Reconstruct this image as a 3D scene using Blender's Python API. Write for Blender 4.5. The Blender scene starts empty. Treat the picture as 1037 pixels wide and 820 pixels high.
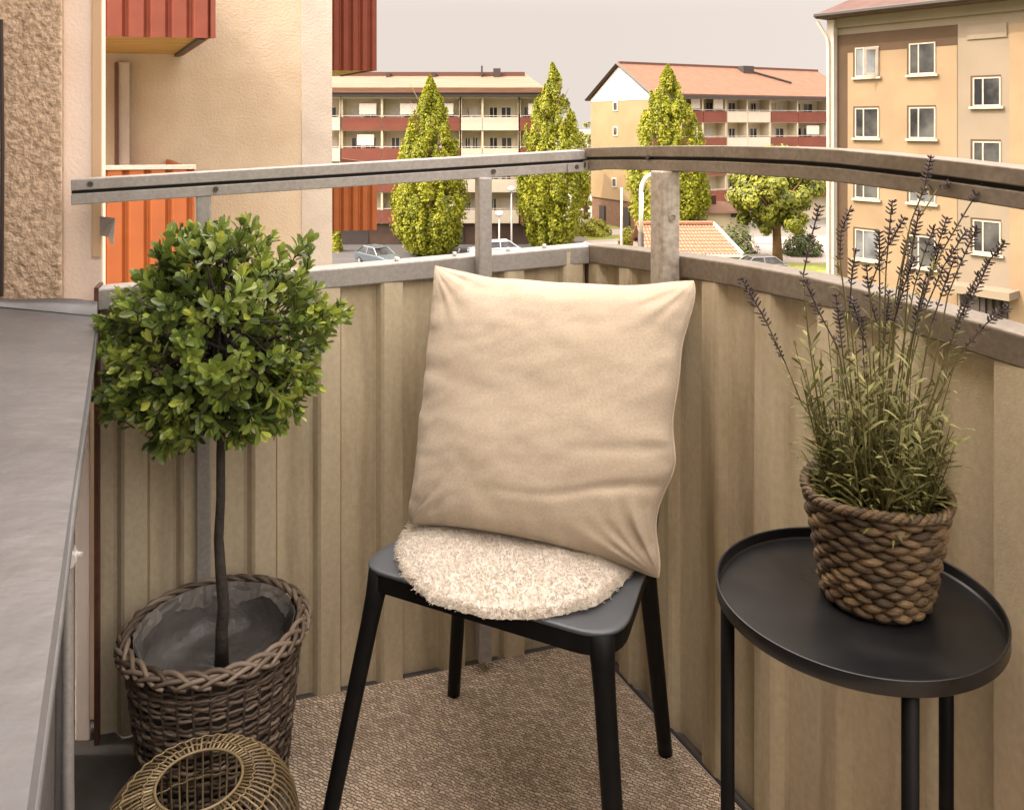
import bpy, math, random
from mathutils import Vector, Matrix, noise
R = math.radians
rng = random.Random(7)
scene = bpy.context.scene
COL = scene.collection

# ------------------------------------------------------------------ camera, sky, sun, exposure
H = 1.16                 # eye height above the balcony floor
FPX = 847.5              # focal length in photo pixels (photo is 1037 wide)
K = FPX / 1130.0
U0, V0 = 518.0, 125.0    # principal column and horizon row of the photo
cam = bpy.data.cameras.new('camera')
cam.sensor_width = 36.0
cam.sensor_fit = 'HORIZONTAL'
cam.lens = FPX / 1037.0 * 36.0
cam.shift_y = -(410.0 - V0) / 1037.0
cam.clip_start = 0.02
cam.clip_end = 3000
camo = bpy.data.objects.new('camera', cam)
COL.objects.link(camo)
camo.location = (0, 0, H)
camo.rotation_euler = (R(90), 0, 0)
scene.camera = camo

SUN_EL = 50.0
SUN_DIR = Vector((-0.964 * math.cos(R(SUN_EL)), -0.268 * math.cos(R(SUN_EL)), math.sin(R(SUN_EL))))
world = bpy.data.worlds.new('World')
scene.world = world
world.use_nodes = True
wn, wl = world.node_tree.nodes, world.node_tree.links
wn.clear()
sky = wn.new('ShaderNodeTexSky')
sky.sky_type = 'NISHITA'
sky.sun_disc = False
sky.sun_elevation = R(SUN_EL)
sky.sun_rotation = math.atan2(SUN_DIR.x, SUN_DIR.y) % (2 * math.pi)
sky.air_density = 1.0
sky.dust_density = 1.2
sky.ozone_density = 1.0
hs = wn.new('ShaderNodeHueSaturation')
hs.inputs['Saturation'].default_value = 0.16
tint = wn.new('ShaderNodeMix'); tint.data_type = 'RGBA'; tint.blend_type = 'MULTIPLY'
tint.inputs['Factor'].default_value = 1.0
tint.inputs['B'].default_value = (1.17, 1.0, 0.87, 1)
bg = wn.new('ShaderNodeBackground')
bg.inputs['Strength'].default_value = 0.060
wo = wn.new('ShaderNodeOutputWorld')
# hazy sky with extra brightness added overhead to fill the shaded balcony
wtc = wn.new('ShaderNodeTexCoord')
wsep = wn.new('ShaderNodeSeparateXYZ')
wl.new(wtc.outputs['Generated'], wsep.inputs['Vector'])
wmr = wn.new('ShaderNodeMapRange')
wmr.interpolation_type = 'SMOOTHSTEP'
wmr.inputs['From Min'].default_value = 0.12; wmr.inputs['From Max'].default_value = 0.75
wmr.inputs['To Min'].default_value = 1.0; wmr.inputs['To Max'].default_value = 11.8
wl.new(wsep.outputs['Z'], wmr.inputs['Value'])
wmul = wn.new('ShaderNodeVectorMath'); wmul.operation = 'SCALE'
wmx = wn.new('ShaderNodeMath'); wmx.operation = 'MAXIMUM'; wmx.inputs[1].default_value = 0.16
wcb = wn.new('ShaderNodeCombineXYZ')
wl.new(wsep.outputs['X'], wcb.inputs['X']); wl.new(wsep.outputs['Y'], wcb.inputs['Y'])
wl.new(wsep.outputs['Z'], wmx.inputs[0]); wl.new(wmx.outputs[0], wcb.inputs['Z'])
wl.new(wcb.outputs['Vector'], sky.inputs['Vector'])
wl.new(sky.outputs['Color'], hs.inputs['Color'])
wl.new(hs.outputs['Color'], tint.inputs['A'])
wl.new(tint.outputs['Result'], wmul.inputs[0])
wl.new(wmr.outputs['Result'], wmul.inputs['Scale'])
wl.new(wmul.outputs['Vector'], bg.inputs['Color'])
wl.new(bg.outputs['Background'], wo.inputs['Surface'])

sl = bpy.data.lights.new('sun', 'SUN')
sl.energy = 2.0
sl.angle = R(0.6)
sl.color = (1.0, 0.87, 0.68)
so = bpy.data.objects.new('sun', sl)
COL.objects.link(so)
so.rotation_euler = SUN_DIR.to_track_quat('Z', 'Y').to_euler()
so.location = (-20, -10, 30)

scene.view_settings.view_transform = 'Standard'
scene.view_settings.look = 'None'
scene.view_settings.gamma = 1.0
scene.view_settings.use_curve_mapping = False
scene.view_settings.exposure = 1.35
scene.cycles.max_bounces = 6
scene.cycles.use_denoising = True

# ------------------------------------------------------------------ helpers
def P(u, v, Y):
    """the point at distance Y seen at photo pixel (u, v)"""
    return Vector(((u - U0) / FPX * Y, Y, H - (v - V0) / FPX * Y))
def G(u, v, z):
    """the point at height z seen at photo pixel (u, v)"""
    Y = (H - z) * FPX / (v - V0)
    return Vector(((u - U0) / FPX * Y, Y, z))

BASE = {}
def tag(o, label=None, cat=None, group=None, kind=None):
    if label: o['label'] = label
    if cat: o['category'] = cat
    if group: o['group'] = group
    if kind: o['kind'] = kind
    return o
def thing(name, loc, label, cat, group=None):
    o = bpy.data.objects.new(name, None)
    o.empty_display_size = 0.1
    COL.objects.link(o)
    o.location = loc
    BASE[o] = Vector(loc)
    return tag(o, label, cat, group)

class MB:
    def __init__(self):
        self.v, self.f, self.r = [], [], []
    def add(self, vs, fs, rnd=0.5):
        n = len(self.v)
        self.v.extend([tuple(p) for p in vs])
        for f in fs:
            self.f.append(tuple(i + n for i in f)); self.r.append(rnd)
    def box8(self, p, rnd=0.5):
        # p: bottom 4 then top 4, counter-clockwise seen from above
        self.add(p, [(0, 3, 2, 1), (4, 5, 6, 7), (0, 1, 5, 4), (1, 2, 6, 5), (2, 3, 7, 6), (3, 0, 4, 7)], rnd)
    def box(self, x0, x1, y0, y1, z0, z1, rnd=0.5):
        self.box8([(x0, y0, z0), (x1, y0, z0), (x1, y1, z0), (x0, y1, z0), (x0, y0, z1), (x1, y0, z1), (x1, y1, z1), (x0, y1, z1)], rnd)
    def wbox(self, W, s0, s1, d0, d1, z0, z1, rnd=0.5):
        self.box8([W(s0, d0, z0), W(s1, d0, z0), W(s1, d1, z0), W(s0, d1, z0), W(s0, d0, z1), W(s1, d0, z1), W(s1, d1, z1), W(s0, d1, z1)], rnd)
    def tube(self, pts, rad, n=6, cap=True, rnd=0.5, closed=False):
        pts = [Vector(p) for p in pts]
        m = len(pts)
        rads = rad if isinstance(rad, (list, tuple)) else [rad] * m
        rings = []
        ref = None
        for i in range(m):
            if closed:
                t = (pts[(i + 1) % m] - pts[i - 1]).normalized()
            else:
                t = (pts[min(i + 1, m - 1)] - pts[max(i - 1, 0)])
                t = t.normalized() if t.length > 1e-9 else Vector((0, 0, 1))
            if ref is None:
                ref = Vector((0, 0, 1)) if abs(t.z) < 0.9 else Vector((1, 0, 0))
            a = (ref - t * ref.dot(t))
            if a.length < 1e-6:
                a = t.orthogonal()
            a.normalize()
            ref = a
            b = t.cross(a)
            rings.append([pts[i] + (a * math.cos(2 * math.pi * k / n) + b * math.sin(2 * math.pi * k / n)) * rads[i] for k in range(n)])
        vs = [p for r in rings for p in r]
        fs = []
        for i in range(m if closed else m - 1):
            j = (i + 1) % m
            for k in range(n):
                fs.append((i * n + k, i * n + (k + 1) % n, j * n + (k + 1) % n, j * n + k))
        if cap and not closed:
            fs.append(tuple(range(n - 1, -1, -1)))
            fs.append(tuple((m - 1) * n + k for k in range(n)))
        self.add(vs, fs, rnd)
    def lathe(self, c, prof, n=32, rnd=0.5, cap=False):
        cx, cy = c[0], c[1]
        vs, fs = [], []
        for (r, z) in prof:
            for k in range(n):
                a = 2 * math.pi * k / n
                vs.append((cx + r * math.cos(a), cy + r * math.sin(a), z))
        for i in range(len(prof) - 1):
            for k in range(n):
                fs.append((i * n + k, i * n + (k + 1) % n, (i + 1) * n + (k + 1) % n, (i + 1) * n + k))
        if cap:
            fs.append(tuple(range(n - 1, -1, -1)))
            fs.append(tuple((len(prof) - 1) * n + k for k in range(n)))
        self.add(vs, fs, rnd)
    def ellipsoid(self, c, ax, ay, az, nu=8, nv=6, rnd=0.5):
        c = Vector(c)
        vs = [c - az]
        for j in range(1, nv):
            th = math.pi * j / nv - math.pi / 2
            for i in range(nu):
                ph = 2 * math.pi * i / nu
                vs.append(c + ax * (math.cos(th) * math.cos(ph)) + ay * (math.cos(th) * math.sin(ph)) + az * math.sin(th))
        vs.append(c + az)
        fs = []
        for i in range(nu):
            fs.append((0, 1 + (i + 1) % nu, 1 + i))
            for j in range(nv - 2):
                a, b = 1 + j * nu + i, 1 + j * nu + (i + 1) % nu
                fs.append((a, b, b + nu, a + nu))
            a = 1 + (nv - 2) * nu
            fs.append((a + i, a + (i + 1) % nu, len(vs) - 1))
        self.add(vs, fs, rnd)
    def build(self, name, mat, parent=None, smooth=False, bevel=0, rnd=False, kind=None):
        me = bpy.data.meshes.new(name)
        off = Vector((0, 0, 0))
        if parent is not None:
            off = BASE[parent]
        me.from_pydata([(x - off.x, y - off.y, z - off.z) for x, y, z in self.v], [], self.f)
        if rnd:
            at = me.attributes.new('rnd', 'FLOAT', 'FACE')
            at.data.foreach_set('value', self.r)
        if smooth:
            me.polygons.foreach_set('use_smooth', [True] * len(me.polygons))
        me.materials.append(mat)
        me.update()
        o = bpy.data.objects.new(name, me)
        COL.objects.link(o)
        if parent is not None:
            o.parent = parent
        BASE[o] = off
        if bevel:
            b = o.modifiers.new('bevel', 'BEVEL'); b.width = bevel; b.segments = 2; b.limit_method = 'ANGLE'
        if kind:
            o['kind'] = kind
        return o

def frame(o, a, b=None):
    a = Vector((a[0], a[1])).normalized()
    b = Vector((-a.y, a.x)) if b is None else Vector((b[0], b[1])).normalized()
    def W(s, d, z):
        return Vector((o[0] + a.x * s + b.x * d, o[1] + a.y * s + b.y * d, z))
    W.a, W.b, W.o = a, b, o
    return W
def s_at(W, u, d=0.0):
    """distance along a facade where the photo column u meets it"""
    k = (u - U0) / FPX
    ox, oy = W.o[0] + W.b.x * d, W.o[1] + W.b.y * d
    return (k * oy - ox) / (W.a.x - k * W.a.y)
def lerp(a, b, t):
    return a + (b - a) * t
def interp(tab, x):
    if x <= tab[0][0]: return tab[0][1]
    for (x0, y0), (x1, y1) in zip(tab, tab[1:]):
        if x <= x1:
            return y0 + (y1 - y0) * (x - x0) / (x1 - x0)
    return tab[-1][1]

# ------------------------------------------------------------------ materials
def mat(name, c1, c2=None, scale=8.0, rough=0.6, metal=0.0, detail=4.0, stretch=(1, 1, 1), bump=None,
        c3=None, scale3=2.0, amt3=0.5, stretch3=(1, 1, 1), rnd=None, transl=0.0, rough2=None, spec=0.5, sheen=0.0, contrast=(0.35, 0.65)):
    m = bpy.data.materials.new(name)
    m.use_nodes = True
    nt = m.node_tree; n, l = nt.nodes, nt.links
    bs = n['Principled BSDF']
    bs.inputs['Roughness'].default_value = rough
    bs.inputs['Metallic'].default_value = metal
    bs.inputs['Specular IOR Level'].default_value = spec
    if sheen:
        bs.inputs['Sheen Weight'].default_value = sheen
    tc = n.new('ShaderNodeTexCoord')
    def coords(st):
        mp = n.new('ShaderNodeMapping')
        mp.inputs['Scale'].default_value = st
        l.new(tc.outputs['Object'], mp.inputs['Vector'])
        return mp.outputs['Vector']
    def nz(sc, st, det=4.0):
        t = n.new('ShaderNodeTexNoise')
        t.inputs['Scale'].default_value = sc
        t.inputs['Detail'].default_value = det
        l.new(coords(st), t.inputs['Vector'])
        return t.outputs['Fac']
    def ramp(fac, lo, hi):
        r = n.new('ShaderNodeMapRange')
        r.inputs['From Min'].default_value = lo; r.inputs['From Max'].default_value = hi
        l.new(fac, r.inputs['Value'])
        return r.outputs['Result']
    def mix(fac, A, B, blend='MIX'):
        x = n.new('ShaderNodeMix'); x.data_type = 'RGBA'; x.blend_type = blend
        if isinstance(fac, float): x.inputs['Factor'].default_value = fac
        else: l.new(fac, x.inputs['Factor'])
        for s, c in (('A', A), ('B', B)):
            if isinstance(c, tuple): x.inputs[s].default_value = (c[0], c[1], c[2], 1)
            else: l.new(c, x.inputs[s])
        return x.outputs['Result']
    col = None
    if rnd:
        at = n.new('ShaderNodeAttribute'); at.attribute_name = 'rnd'
        cr = n.new('ShaderNodeValToRGB')
        els = cr.color_ramp.elements
        while len(els) < len(rnd): els.new(0.5)
        for i, c in enumerate(rnd):
            els[i].position = i / (len(rnd) - 1); els[i].color = (c[0], c[1], c[2], 1)
        l.new(at.outputs['Fac'], cr.inputs['Fac'])
        col = cr.outputs['Color']
    elif c2:
        f = ramp(nz(scale, stretch, detail), contrast[0], contrast[1])
        col = mix(f, c1, c2)
        if rough2 is not None:
            rr = n.new('ShaderNodeMapRange')
            rr.inputs['To Min'].default_value = rough; rr.inputs['To Max'].default_value = rough2
            l.new(f, rr.inputs['Value']); l.new(rr.outputs['Result'], bs.inputs['Roughness'])
    if c3:
        f3 = ramp(nz(scale3, stretch3, 5.0), 0.48, 0.72)
        mm = n.new('ShaderNodeMath'); mm.operation = 'MULTIPLY'; mm.inputs[1].default_value = amt3
        l.new(f3, mm.inputs[0])
        col = mix(mm.outputs[0], col if col is not None else c1, c3)
    if col is None:
        bs.inputs['Base Color'].default_value = (c1[0], c1[1], c1[2], 1)
    else:
        l.new(col, bs.inputs['Base Color'])
    if bump:
        bsc, bst, bd = bump[:3]
        t = nz(bsc, bump[3] if len(bump) > 3 else (1, 1, 1), 5.0)
        bn = n.new('ShaderNodeBump')
        bn.inputs['Strength'].default_value = bst; bn.inputs['Distance'].default_value = bd
        l.new(t, bn.inputs['Height']); l.new(bn.outputs['Normal'], bs.inputs['Normal'])
    if transl:
        tr = n.new('ShaderNodeBsdfTranslucent')
        if col is not None: l.new(col, tr.inputs['Color'])
        else: tr.inputs['Color'].default_value = (c1[0], c1[1], c1[2], 1)
        ms = n.new('ShaderNodeMixShader'); ms.inputs['Fac'].default_value = transl
        out = n['Material Output']
        l.new(bs.outputs['BSDF'], ms.inputs[1]); l.new(tr.outputs['BSDF'], ms.inputs[2])
        l.new(ms.outputs['Shader'], out.inputs['Surface'])
    return m

M = {}
M['sheet'] = mat('painted_sheet_metal', (0.575, 0.50, 0.35), (0.495, 0.42, 0.28), scale=110.0, stretch=(1, 1, 0.7), rough=0.55, metal=0.08,
                 c3=(0.185, 0.13, 0.058), scale3=2.2, stretch3=(6, 6, 0.6), amt3=0.8, bump=(320, 0.2, 0.002), contrast=(0.3, 0.7))
M['galv'] = mat('galvanised_steel', (0.40, 0.385, 0.36), (0.34, 0.325, 0.30), scale=130, rough=0.5, metal=0.45, rough2=0.62,
                c3=(0.24, 0.21, 0.175), scale3=14, amt3=0.4, stretch3=(1, 1, 0.25), bump=(160, 0.08, 0.001))
M['galv_brown'] = mat('brownish_galvanised_steel', (0.23, 0.195, 0.15), (0.175, 0.145, 0.105), scale=120, rough=0.55, metal=0.3,
                c3=(0.12, 0.09, 0.055), scale3=16, amt3=0.6, bump=(160, 0.08, 0.001))  # darker, browner steel for the right-hand rail and cap
M['galv_post'] = mat('spangled_galvanised_steel', (0.47, 0.43, 0.365), (0.36, 0.325, 0.27), scale=90, rough=0.55, metal=0.25, c3=(0.22, 0.18, 0.12), scale3=45, amt3=0.6, bump=(160, 0.1, 0.001))
M['gap'] = mat('dark_gap', (0.012, 0.011, 0.01), rough=0.8)
M['bolt'] = mat('bolt_steel', (0.10, 0.09, 0.08), rough=0.4, metal=0.7)
M['boltw'] = mat('bright_bolt_steel', (0.75, 0.74, 0.72), rough=0.35, metal=0.3)
M['rust'] = mat('rust_brown_paint', (0.075, 0.026, 0.015), (0.12, 0.045, 0.025), scale=30, rough=0.6)
M['ledge'] = mat('zinc_sheet', (0.150, 0.149, 0.150), (0.120, 0.119, 0.119), scale=5.0, rough=0.38, metal=0.35, rough2=0.5, stretch=(3, 1, 1),
                 c3=(0.092, 0.088, 0.085), scale3=7, amt3=0.6, bump=(9, 0.35, 0.02))
M['greywall'] = mat('grey_render', (0.15, 0.138, 0.13), (0.115, 0.105, 0.10), scale=50, rough=0.9, bump=(120, 0.4, 0.004))
M['roughcast'] = mat('roughcast_render', (0.70, 0.54, 0.39), (0.42, 0.31, 0.21), scale=90, rough=0.95, bump=(95, 1.0, 0.009))
M['pink'] = mat('smooth_pink_render', (0.90, 0.79, 0.69), (0.85, 0.72, 0.61), scale=9, rough=0.9, bump=(140, 0.35, 0.003), c3=(0.72, 0.54, 0.39), scale3=4, amt3=0.35)
M['pinkbrown'] = mat('tan_joint', (0.66, 0.47, 0.30), rough=0.9)
M['cream'] = mat('cream_render', (0.46, 0.38, 0.285), (0.425, 0.345, 0.25), scale=2.2, rough=0.95, bump=(30, 0.5, 0.02), c3=(0.36, 0.26, 0.15), scale3=0.5, amt3=0.4)
M['palestrip'] = mat('pale_render', (0.44, 0.39, 0.335), (0.40, 0.35, 0.30), scale=3, rough=0.95, bump=(30, 0.4, 0.02))
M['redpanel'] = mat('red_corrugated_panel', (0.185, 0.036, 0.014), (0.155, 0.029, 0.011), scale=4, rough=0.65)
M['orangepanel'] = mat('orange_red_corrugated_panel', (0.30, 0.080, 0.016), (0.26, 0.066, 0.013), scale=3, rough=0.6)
M['soffit'] = mat('soffit_boards', (0.40, 0.25, 0.09), (0.28, 0.16, 0.05), scale=3, rough=0.8, stretch=(0.5, 4, 1))
M['white'] = mat('white_paint', (0.50, 0.47, 0.43), (0.45, 0.42, 0.375), scale=4, rough=0.6)
M['dimwhite'] = mat('dimmed_white_paint', (0.36, 0.315, 0.26), (0.30, 0.26, 0.21), scale=4, rough=0.7)  # dimmer white, with the vignette's darkening put into the colour
M['offwhite'] = mat('cream_facade', (0.56, 0.49, 0.35), (0.50, 0.43, 0.30), scale=0.6, rough=0.9)
M['parwhite'] = mat('pale_parapet', (0.50, 0.45, 0.36), (0.46, 0.41, 0.32), scale=0.8, rough=0.8)
M['parred'] = mat('brick_red_parapet', (0.165, 0.046, 0.026), (0.14, 0.038, 0.021), scale=0.8, rough=0.8)
M['garage'] = mat('dark_brown_base', (0.065, 0.035, 0.022), (0.045, 0.025, 0.016), scale=0.7, rough=0.8)
M['tile'] = mat('pale_orange_roof', (0.19, 0.112, 0.072), (0.155, 0.086, 0.054), scale=0.9, rough=0.9, stretch=(0.4, 3, 3))
M['tile2'] = mat('orange_roof', (0.15, 0.076, 0.042), (0.12, 0.056, 0.030), scale=1.2, rough=0.9, stretch=(0.5, 3, 3))
M['pantile'] = mat('clay_pantiles', (0.26, 0.12, 0.07), (0.21, 0.09, 0.05), scale=6, rough=0.85)
M['brownroof'] = mat('brown_red_roof', (0.075, 0.036, 0.026), (0.055, 0.026, 0.019), scale=1.5, rough=0.9)
M['dark'] = mat('dark_trim', (0.035, 0.026, 0.022), rough=0.6)
M['glass'] = mat('window_glass', (0.012, 0.012, 0.013), (0.075, 0.075, 0.07), scale=0.9, rough=0.06, spec=0.35)
M['glass_pale'] = mat('painted_reflection_glass', (0.16, 0.17, 0.18), (0.05, 0.05, 0.052), scale=0.8, rough=0.08, spec=0.3)  # pale bluish reflection painted into the pane colour
M['blind'] = mat('pale_blind', (0.50, 0.45, 0.37), rough=0.8)
M['awning'] = mat('awning_cloth', (0.58, 0.53, 0.45), rough=0.9)
M['gablewall'] = mat('ochre_gable', (0.25, 0.18, 0.095), (0.22, 0.155, 0.08), scale=0.5, rough=0.95)
M['brickbase'] = mat('brown_brick_base', (0.15, 0.085, 0.05), (0.12, 0.065, 0.036), scale=3, rough=0.9)
M['ochre'] = mat('ochre_render', (0.215, 0.152, 0.09), (0.195, 0.136, 0.079), scale=0.8, rough=0.95, c3=(0.145, 0.099, 0.056), scale3=0.5, amt3=0.4, bump=(10, 0.2, 0.02))
M['ochreshade'] = mat('shaded_ochre_render', (0.062, 0.036, 0.018), (0.052, 0.03, 0.015), scale=0.9, rough=0.95)  # eave and pilaster shade put into the ochre; window reveals share it
M['cornice'] = mat('ivory_render', (0.185, 0.148, 0.108), (0.165, 0.132, 0.094), scale=0.6, rough=0.95)
M['asphalt'] = mat('asphalt', (0.060, 0.056, 0.055), (0.048, 0.045, 0.044), scale=2, rough=0.9)
M['paving'] = mat('pale_paving', (0.29, 0.24, 0.21), (0.25, 0.21, 0.18), scale=0.6, rough=0.95)
M['lawn'] = mat('lawn', (0.17, 0.18, 0.025), (0.10, 0.12, 0.018), scale=2.2, rough=1.0)
M['ground'] = mat('grey_ground', (0.17, 0.155, 0.13), (0.13, 0.12, 0.10), scale=0.15, rough=1.0)
M['floor'] = mat('balcony_concrete', (0.11, 0.10, 0.09), (0.075, 0.066, 0.058), scale=14, rough=0.85, bump=(90, 0.3, 0.003))
M['blackmetal'] = mat('black_powder_coat', (0.005, 0.005, 0.005), (0.008, 0.0075, 0.0075), scale=30, spec=0.14, rough=0.55, bump=(600, 0.06, 0.0005))
M['seat'] = mat('dark_grey_lacquer', (0.072, 0.082, 0.092), (0.085, 0.094, 0.103), scale=20, rough=0.42, bump=(500, 0.06, 0.0005))
M['tray'] = mat('black_lacquer_tray', (0.007, 0.0075, 0.0085), (0.011, 0.0115, 0.0125), scale=9, spec=0.45, rough=0.27, rough2=0.31, c3=(0.028, 0.027, 0.026), scale3=26, amt3=0.35, bump=(500, 0.03, 0.0003))
M['wool'] = mat('sheepskin_wool', (0.8, 0.72, 0.58), rough=1.0, rnd=[(0.74, 0.66, 0.53), (0.84, 0.77, 0.65), (0.90, 0.84, 0.74)], transl=0.3)
M['woolbase'] = mat('sheepskin_base', (0.90, 0.84, 0.75), (0.84, 0.77, 0.66), scale=40, rough=1.0, transl=0.3, sheen=0.3)
M['bark'] = mat('trunk_bark', (0.05, 0.040, 0.032), (0.028, 0.022, 0.018), scale=60, rough=0.9, stretch=(1, 1, 0.3), bump=(80, 0.8, 0.006))
M['barkfar'] = mat('tree_bark', (0.17, 0.10, 0.045), (0.11, 0.065, 0.03), scale=3, rough=0.95)
M['box'] = mat('boxwood_leaf', (0.08, 0.13, 0.02), rough=0.33, rnd=[(0.036, 0.060, 0.014), (0.084, 0.134, 0.028), (0.155, 0.218, 0.042), (0.26, 0.33, 0.060), (0.42, 0.47, 0.075)], transl=0.2, spec=0.6)
M['lav'] = mat('lavender_leaf', (0.2, 0.22, 0.08), rough=0.7, rnd=[(0.075, 0.080, 0.022), (0.135, 0.135, 0.038), (0.20, 0.195, 0.06), (0.29, 0.275, 0.105)], transl=0.15)
M['lavstem'] = mat('lavender_stem', (0.11, 0.10, 0.028), rough=0.8)
M['spike'] = mat('lavender_spike', (0.05, 0.04, 0.05), rough=0.9, rnd=[(0.034, 0.024, 0.021), (0.075, 0.057, 0.055), (0.15, 0.122, 0.125)])
M['poplar'] = mat('sunny_poplar_leaf', (0.15, 0.17, 0.02), rough=0.6, rnd=[(0.040, 0.048, 0.002), (0.145, 0.165, 0.004), (0.255, 0.27, 0.006), (0.38, 0.37, 0.010)], transl=0.38)
M['lime'] = mat('lime_leaf', (0.15, 0.17, 0.02), rough=0.6, rnd=[(0.036, 0.046, 0.004), (0.11, 0.125, 0.007), (0.195, 0.21, 0.010), (0.30, 0.295, 0.02)], transl=0.22)
M['hedge'] = mat('hedge_leaf', (0.05, 0.07, 0.01), rough=0.7, rnd=[(0.02, 0.035, 0.006), (0.045, 0.065, 0.008), (0.08, 0.10, 0.012)], transl=0.15)
M['mound'] = mat('golden_bush_leaf', (0.25, 0.25, 0.02), rough=0.7, rnd=[(0.14, 0.15, 0.008), (0.24, 0.24, 0.01), (0.34, 0.32, 0.015)], transl=0.2)
M['wicker'] = mat('grey_brown_wicker', (0.16, 0.105, 0.065), rough=0.55, rnd=[(0.050, 0.034, 0.023), (0.088, 0.062, 0.042), (0.135, 0.099, 0.069), (0.22, 0.172, 0.125)], bump=(120, 0.4, 0.002))
M['wickerin'] = mat('dark_wicker_core', (0.035, 0.024, 0.016), rough=0.9)
M['liner'] = mat('grey_plastic_liner', (0.060, 0.056, 0.053), (0.12, 0.112, 0.105), scale=7, rough=0.42, bump=(14, 0.7, 0.02))
M['film'] = mat('milky_plastic_film', (0.30, 0.28, 0.25), (0.20, 0.185, 0.165), scale=16, rough=0.3, transl=0.35, bump=(40, 0.6, 0.004))
M['soil'] = mat('grey_plastic_cover', (0.055, 0.05, 0.047), (0.09, 0.085, 0.08), scale=9, rough=0.5, bump=(11, 0.8, 0.02))
M['seagrass'] = mat('braided_seagrass', (0.2, 0.12, 0.05), rough=0.6, rnd=[(0.042, 0.026, 0.012), (0.080, 0.051, 0.023), (0.130, 0.084, 0.038), (0.21, 0.14, 0.068)], bump=(70, 0.9, 0.003, (1, 1, 7)))
M['seain'] = mat('dark_seagrass_core', (0.03, 0.018, 0.009), rough=0.9)
M['bamboo'] = mat('golden_bamboo', (0.4, 0.27, 0.11), rough=0.45, rnd=[(0.085, 0.058, 0.028), (0.165, 0.118, 0.055), (0.34, 0.265, 0.145)])
M['lamppost'] = mat('pale_grey_lamp_post', (0.55, 0.53, 0.49), rough=0.5, metal=0.2)
M['lamphead'] = mat('lamp_head_white', (0.75, 0.73, 0.68), rough=0.4)
M['carblue'] = mat('grey_blue_car_paint', (0.10, 0.125, 0.14), rough=0.25, metal=0.4)
M['carpale'] = mat('pale_blue_car_paint', (0.42, 0.47, 0.50), rough=0.25, metal=0.2)
M['cargrey'] = mat('dark_grey_car_paint', (0.14, 0.135, 0.135), rough=0.25, metal=0.4)
M['tyre'] = mat('tyre_rubber', (0.02, 0.02, 0.02), rough=0.9)
M['rim'] = mat('wheel_rim', (0.4, 0.4, 0.4), rough=0.4, metal=0.7)
M['lampred'] = mat('tail_lamp_red', (0.35, 0.02, 0.015), rough=0.3)
M['head'] = mat('headlight_glass', (0.6, 0.6, 0.58), rough=0.15)

def fabric(name, c1, c2, wscale, bstr):
    m = mat(name, c1, c2, scale=260, rough=0.95, sheen=0.25, c3=(c1[0] * 0.86, c1[1] * 0.83, c1[2] * 0.78), scale3=6, amt3=0.45)
    n, l = m.node_tree.nodes, m.node_tree.links
    bs = n['Principled BSDF']
    tc = n.new('ShaderNodeTexCoord')
    a = n.new('ShaderNodeTexWave'); a.wave_type = 'BANDS'; a.bands_direction = 'X'; a.inputs['Scale'].default_value = wscale; a.inputs['Distortion'].default_value = 5.0; a.inputs['Detail Scale'].default_value = 1.2
    b = n.new('ShaderNodeTexWave'); b.wave_type = 'BANDS'; b.bands_direction = 'Z'; b.inputs['Scale'].default_value = wscale; b.inputs['Distortion'].default_value = 5.0; b.inputs['Detail Scale'].default_value = 1.2
    ad = n.new('ShaderNodeMath'); ad.operation = 'ADD'
    l.new(tc.outputs['Object'], a.inputs['Vector']); l.new(tc.outputs['Object'], b.inputs['Vector'])
    l.new(a.outputs['Fac'], ad.inputs[0]); l.new(b.outputs['Fac'], ad.inputs[1])
    bn = n.new('ShaderNodeBump'); bn.inputs['Strength'].default_value = bstr; bn.inputs['Distance'].default_value = 0.001
    l.new(ad.outputs[0], bn.inputs['Height']); l.new(bn.outputs['Normal'], bs.inputs['Normal'])
    return m
M['pillow'] = fabric('sand_linen', (0.575, 0.485, 0.365), (0.50, 0.415, 0.305), 300, 0.4)
M['piping'] = fabric('sand_linen_seam', (0.62, 0.52, 0.38), (0.55, 0.45, 0.32), 150, 0.3)

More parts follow.
